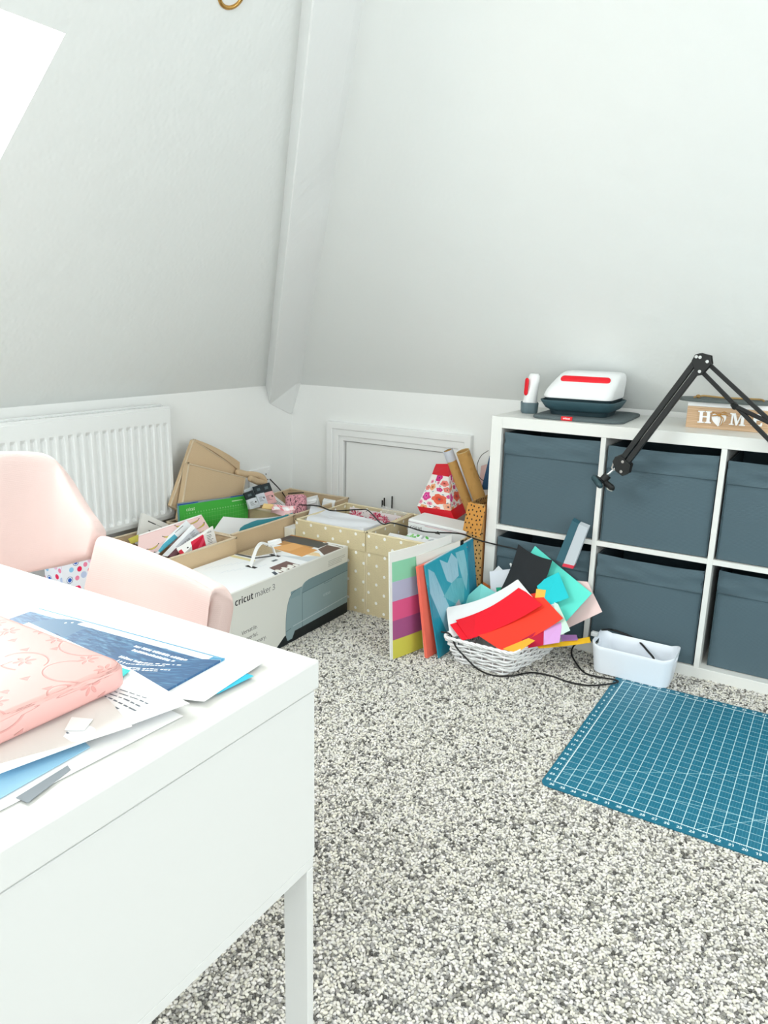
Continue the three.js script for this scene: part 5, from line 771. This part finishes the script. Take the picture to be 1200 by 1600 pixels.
// ================================================================ PINK CHAIR
{
  const t = thing('pink_chair', 'pale pink velvet tub chair tucked behind the white desk', 'chair', [-.15, 0, 1.60]), o = [-.15, 0, 1.60];
  const ARM = [ // [bottom, rim] of the far arm from its front end to where it meets the back
    [[.082, .44, 1.425], [0.1006, 0.5548, 1.4050]], [[.080, .42, 1.42], [0.0907, 0.5766, 1.4020]], [[.045, .41, 1.42], [0.0600, 0.5841, 1.3980]], [[-.04, .41, 1.42], [-0.0304, 0.5979, 1.3920]], [[-.12, .41, 1.42], [-0.1302, 0.6066, 1.3850]], [[-.17, .42, 1.422], [-0.2004, 0.6101, 1.3780]], [[-0.2728, 0.4904, 1.4220], [-0.2658, 0.6138, 1.3760]]];
  const HALF = [ // [bottom, rim] of the back from its far wing to the middle
    [[-0.2750, 0.5666, 1.3950], [-0.2700, 0.6147, 1.3710]], [[-0.2870, 0.5632, 1.3955], [-0.2850, 0.6348, 1.3719]], [[-0.3050, 0.5571, 1.4012], [-0.3100, 0.6572, 1.3713]], [[-0.3250, 0.5505, 1.4118], [-0.3450, 0.6924, 1.3701]], [[-0.3450, 0.5441, 1.4286], [-0.3800, 0.7292, 1.3676]], [[-0.3580, 0.5417, 1.4498], [-0.4050, 0.7548, 1.3721]], [[-0.3700, 0.5398, 1.4771], [-0.4200, 0.7712, 1.3936]], [[-0.3800, 0.5407, 1.5075], [-0.4300, 0.7790, 1.4303]], [[-0.3860, 0.5438, 1.5473], [-0.4360, 0.7844, 1.4767]], [[-.395, .545, 1.60], [-.445, .795, 1.60]]];
  const mir = a => a.map(q => q.map(p => [p[0], p[1], 3.20 - p[2]]));
  const strip = (full, n, round0, round1, thick) => {
    const cb = new THREE.CatmullRomCurve3(full.map(q => V(q[0]))), ch = new THREE.CatmullRomCurve3(full.map(q => V(q[1]))), K2 = 22, P = [], rings = [];
    for (let i = 0; i <= n; i++) {
      const s = i / n, b = cb.getPoint(s), h = ch.getPoint(s), e = .004, tg = cb.getPoint(Math.min(1, s + e)).sub(cb.getPoint(Math.max(0, s - e))).add(ch.getPoint(Math.min(1, s + e)).sub(ch.getPoint(Math.max(0, s - e)))); tg.y *= .2; tg.normalize();
      const up = h.clone().sub(b), nn = new THREE.Vector3().crossVectors(tg, up).normalize(), Hh = up.length(), u = up.clone().normalize();
      const k1 = Math.min(1, s / round0, (1 - s) / round1), th = thick * Math.sqrt(Math.max(.03, 1 - (1 - k1) ** 2)), sh = Math.sqrt(Math.max(.5, 1 - .3 * (1 - k1) ** 2)), r = [];
      for (let k = 0; k < K2 * 2; k++) { const a = k / (K2 * 2) * Math.PI * 2, c = Math.cos(a), q = Math.sin(a), y = Hh / 2 + Math.sign(q) * Math.abs(q) ** .25 * Hh / 2 * sh, w = Math.sign(c) * Math.abs(c) ** .55 * th; r.push(b.clone().addScaledVector(u, y).addScaledVector(nn, w).sub(V(o)).toArray()); }
      rings.push(r);
    }
    for (let i = 0; i < n; i++) for (let k = 0; k < K2 * 2; k++) { const l = (k + 1) % (K2 * 2), a = rings[i][k], b = rings[i][l], c = rings[i + 1][l], d = rings[i + 1][k]; P.push(...a, ...b, ...c, ...a, ...c, ...d); }
    for (const [i, f] of [[0, 0], [n, 1]]) { const r = rings[i], c = r.reduce((m, p) => m.map((v, k) => v + p[k] / r.length), [0, 0, 0]); for (let k = 0; k < r.length; k++) { const a = r[k], b = r[(k + 1) % r.length]; P.push(...(f ? [...a, ...b, ...c] : [...a, ...c, ...b])); } }
    return smooth(P, .3);
  };
  const velvet = new THREE.MeshPhysicalMaterial({ color: '#e0c8c3', roughness: .8, sheen: .6, sheenRoughness: .5, sheenColor: '#fff2ee', bumpMap: weave, bumpScale: .0003 });
  mesh('backrest', strip([...HALF, ...mir(HALF.slice(0, -1)).reverse()], 120, .03, .03, .020), velvet, t); mesh('arm', strip(ARM, 70, .05, .03, .022), velvet, t); mesh('arm', strip(mir(ARM), 70, .05, .03, .022), velvet, t);
  mesh('seat_cushion', loft([{ y: .37, pts: ring(.42, .34, .12) }, { y: .38, pts: ring(.47, .38, .13) }, { y: .43, pts: ring(.48, .39, .13) }, { y: .452, pts: ring(.45, .36, .12) }, { y: .458, pts: ring(.36, .28, .1) }]), velvet, t);
  const lm = std('#caa27a', .5); for (const [x, z] of [[.16, .15], [.16, -.15], [-.17, .15], [-.17, -.15]]) mesh('leg', rod([x * 1.25, .002, z * 1.3], [x * .8, .375, z * .8], .011, 14, .017), lm, t);
  mesh('leg_frame', join([bar([-.15, .36, -.13], [.15, .36, .13], .03, .02, [0, 1, 0]), bar([-.15, .36, .13], [.15, .36, -.13], .03, .02, [0, 1, 0])]), lm, t);
}
// ================================================================ WHITE DESK
{
  const x1 = .6385, x0 = x1 - .73, z0 = 1.841, z1 = 2.34, h = .75, cx = (x0 + x1) / 2, cz = (z0 + z1) / 2, t = thing('desk', 'white desk with a metal leg frame in the left foreground', 'desk', [cx, 0, cz]);
  const X = v => v - cx, Z = v => v - cz;
  mesh('desk_top', bx(X(x0), X(x1), h - .0285, h, Z(z0), Z(z1), .0022), M.desk, t);
  mesh('end_panel', bx(X(x1 - .024), X(x1 - .0035), .540, h - .0312, Z(z0 + .0025), Z(z1 - .002), .0012), M.desk, t);
  mesh('end_panel', bx(X(x0 + .003), X(x0 + .024), .540, h - .0312, Z(z0 + .0025), Z(z1 - .002), .0012), M.desk, t);
  mesh('rear_panel', bx(X(x0 + .025), X(x1 - .025), .60, h - .0312, Z(z1 - .03), Z(z1 - .012), .0012), M.desk, t);
  for (const s of [0, 1]) { const a = s ? x1 - .0340 : x0 + .0040, b = s ? x1 - .0040 : x0 + .0340; mesh('frame_rail', bx(X(a), X(b), .5285, .5395, Z(z0 + .004), Z(z1 - .004), .001), M.desk, t); for (const [c, d] of [[z0 + .0045, z0 + .0145], [z1 - .0145, z1 - .0045]]) mesh('leg', bx(X(a), X(b), .001, .5282, Z(c), Z(d), .001), M.desk, t); }
}
// ================================================================ NOTEBOOK AND PAPERS ON THE DESK
{
  let lay = .7503; const flat = (name, pts, mat, label, cat, o = {}) => { lay += .0006; const y = lay; return sheet(name, pts.map(p => [p[0], y + (p[2] || 0), p[1]]), mat, label, cat, { th: .0003, ...o }); };
  const lines = (c, n = 14, w0 = .5, w1 = .9) => canvas(512, 360, (x, w, h) => { x.fillStyle = '#f7f8fa'; x.fillRect(0, 0, w, h); x.fillStyle = c; for (let i = 0; i < n; i++) { let px = w * .08; const end = w * rr(w0, w1), y = h * (.1 + .8 * i / n); while (px < end) { const k = rr(6, 22); x.fillRect(px, y, k, 4); px += k + 4; } } });
  // listed from the lowest up
  flat('paper_sheet', [[.30, 1.968], [.6125, 1.985], [.602, 2.195], [.29, 2.185]], M.paper, 'lowest white sheet with a grey ribbon mark near the desk edge', 'paper');
  flat('ribbon', [[.598, 2.078], [.604, 2.08], [.613, 2.118], [.602, 2.119]], std('#8d969e', .7), 'short grey ribbon end lying near the front desk edge', 'ribbon');
  flat('paper_sheet', [[.33, 1.985], [.592, 2.055], [.596, 2.145], [.34, 2.19]], std('#9fd0ee', .6), 'light blue sheet showing along the front of the paper pile', 'paper');
  flat('card_sheet', [[.56, 1.9025], [.6145, 1.9045], [.6115, 1.946], [.558, 1.944]], std('#14b4d4', .6), 'turquoise card corner peeping out beside the white sheet on the desk', 'card');
  flat('paper_sheet', [[.330, 1.892], [.604, 1.8785], [.6125, 1.962], [.335, 2.075]], M.paper, 'wide white sheet at the right back of the papers on the desk', 'paper', { th: .0006 });
  const sea = canvas(1024, 720, (x, w, h) => {
    x.fillStyle = '#eef4f7'; x.fillRect(0, 0, w, h); const y0 = h * .065; x.fillStyle = '#2c5a86'; x.fillRect(0, y0, w, h * .83);
    for (let i = 0; i < 3000; i++) { x.fillStyle = ['rgba(20,55,95,.25)', 'rgba(110,165,200,.25)', 'rgba(190,220,235,.14)', 'rgba(35,80,125,.3)'][i & 3]; x.beginPath(); x.ellipse(rnd() * w * (i & 1 ? 1 : .62), y0 + rnd() * h * .83, rr(6, 40), rr(2, 7), rr(-.3, .3), 0, 7); x.fill(); }
    x.fillStyle = '#eef4f7'; x.fillRect(0, h * .9, w, h * .1); x.fillStyle = '#a9ccd8'; x.fillRect(0, h * .030, w, 3); x.fillRect(0, h * .046, w * .9, 3); x.fillStyle = '#3d8fb8'; x.fillRect(0, h * .01, w, 6); x.fillRect(w - 44, h * .02, 44, 30);
    x.fillStyle = '#4a7192'; x.beginPath(); x.moveTo(w * .10, h * .20); x.bezierCurveTo(w * .12, h * .10, w * .14, h * .12, w * .15, h * .07); x.bezierCurveTo(w * .18, h * .06, w * .22, h * .02, w * .29, h * .03); x.bezierCurveTo(w * .26, h * .07, w * .30, h * .08, w * .35, h * .08); x.bezierCurveTo(w * .33, h * .12, w * .36, h * .18, w * .34, h * .22); x.bezierCurveTo(w * .30, h * .16, w * .2, h * .2, w * .10, h * .20); x.fill(); x.fillStyle = '#fff'; x.beginPath(); x.arc(w * .25, h * .06, 5, 0, 7); x.arc(w * .23, h * .08, 5, 0, 7); x.fill();
    x.save(); x.translate(w * .955, h * .36); x.rotate(Math.PI); x.fillStyle = '#ffffff'; x.font = 'bold 30px sans-serif'; x.textAlign = 'left'; const word = () => Array.from({ length: 4 + (rnd() * 5 | 0) }, () => 'aeinorstlcmu'[rnd() * 12 | 0]).join('');
    x.restore(); x.fillStyle = '#ffffff'; for (const [yy, n] of [[.10, 2], [.215, 2], [.33, 2]]) for (let k = 0; k < n; k++) { let px = w * (.62 + k * .02 + yy * .2); const end = w * (.90 - .04 * k); while (px < end) { const q = rr(5, 15), t = rr(10, 15); x.fillRect(px, h * (yy + k * .036) + 15 - t, q, t); px += q + (rnd() < .25 ? 9 : 3); } }
  });
  flat('brochure', [[.330, 1.9135], [.573, 1.8955], [.5775, 1.995], [.340, 2.115]], std('#ffffff', .45, { map: sea }), 'printed brochure with a dark blue sea picture under the pink notebook', 'brochure', { th: .004 });
  lay += .003;
  flat('paper_sheet', [[.36, 1.9475], [.524, 1.961], [.6115, 1.977], [.370, 2.12]], std('#ffffff', .7, { map: lines('#8a94a0') }), 'white sheet of printed text slanting out from under the notebook', 'paper', { th: .0005 });
  flat('paper_sheet', [[.37, 1.992], [.6115, 1.977], [.578, 2.116], [.37, 2.10]], std('#ffffff', .7, { map: lines('#68727e', 18, .82, .93) }), 'white text sheet with its corner pointing to the desk end', 'paper', { th: .0005 });
  flat('plastic_sleeve', [[.37, 2.02], [.539, 2.004], [.604, 2.027], [.569, 2.11]], std('#dedad7', .35), 'milky plastic sleeve under the front edge of the notebook', 'sleeve', { th: .0008, wave: [0, .001, 0], n: 10 });
  flat('paper_scrap', [[.556, 2.043], [.572, 2.036], [.580, 2.050], [.568, 2.058]], M.white, 'tiny white paper scrap on the plastic sleeve', 'paper');
  flat('card_sheet', [[.44, 1.972], [.531, 1.9665], [.535, 1.980], [.44, 2.02]], std('#19c6c4', .6), 'teal card corner peeping out under the notebook corner', 'card');
  lay += .001;
  const flower = (x, bg, ln, fillc) => { x.fillStyle = bg; x.fillRect(0, 0, 512, 512); x.strokeStyle = ln; x.lineWidth = 6; for (const [a, b, r, s, e] of [[150, 140, 80, 0, 5], [330, 180, 90, 2, 7], [210, 330, 100, 1, 6.4], [400, 370, 80, 3, 8.4], [90, 420, 70, 0, 4], [440, 90, 60, 1, 6]]) { x.beginPath(); x.ellipse(a, b, r, r * .75, .2, s, e); x.stroke(); } x.fillStyle = fillc; for (const [a, b] of [[150, 140], [300, 260], [400, 250], [220, 390], [430, 120], [80, 300], [330, 450], [490, 320], [40, 60]]) for (let k = 0; k < 6; k++) { x.save(); x.translate(a, b); x.rotate(k * 1.047); x.beginPath(); x.ellipse(20, 0, 14, 6, 0, 0, 7); x.fill(); x.restore(); } for (const [a, b] of [[60, 180], [250, 60], [470, 200], [130, 240], [40, 490], [280, 490], [360, 60]]) { x.beginPath(); x.moveTo(a, b); x.lineTo(a + 30, b + 8); x.lineTo(a + 10, b + 30); x.fill(); } };
  const nbMap = canvas(512, 512, x => flower(x, '#e6b2ad', '#d89d98', '#d99a95'), { rep: [.13, .13] }), emb = canvas(512, 512, x => flower(x, '#ffffff', '#000000', '#333333'), { rep: [.13, .13], data: true });
  const nb = thing('notebook', 'pink notebook with an embossed flower pattern lying on the papers', 'notebook', [.448, lay + .0005, 2.068], -.02), pink = std('#ffffff', .5, { map: nbMap, bumpMap: emb, bumpScale: .0005 });
  mesh('cover', (() => { const g = loft([{ y: 0, pts: ring(.206, .160, .012) }, { y: .003, pts: ring(.212, .166, .014) }, { y: .016, pts: ring(.212, .166, .014) }, { y: .0205, pts: ring(.206, .160, .013) }, { y: .0215, pts: ring(.198, .152, .012) }]); return g; })(), pink, nb); mesh('pages', bx(-.108, -.104, .004, .0175, -.07, .07, .001), std('#f4f0ea', .8), nb);
  mesh('cover_label', bx(-.03, .03, .0216, .0219, -.03, .012, .0001), M.white, nb);
}

const renderer = new THREE.WebGLRenderer({ antialias: true });
renderer.toneMapping = THREE.LinearToneMapping;
renderer.toneMappingExposure = EXPOSURE;
renderer.outputColorSpace = THREE.SRGBColorSpace;
renderer.shadowMap.enabled = true;
renderer.render(scene, camera);
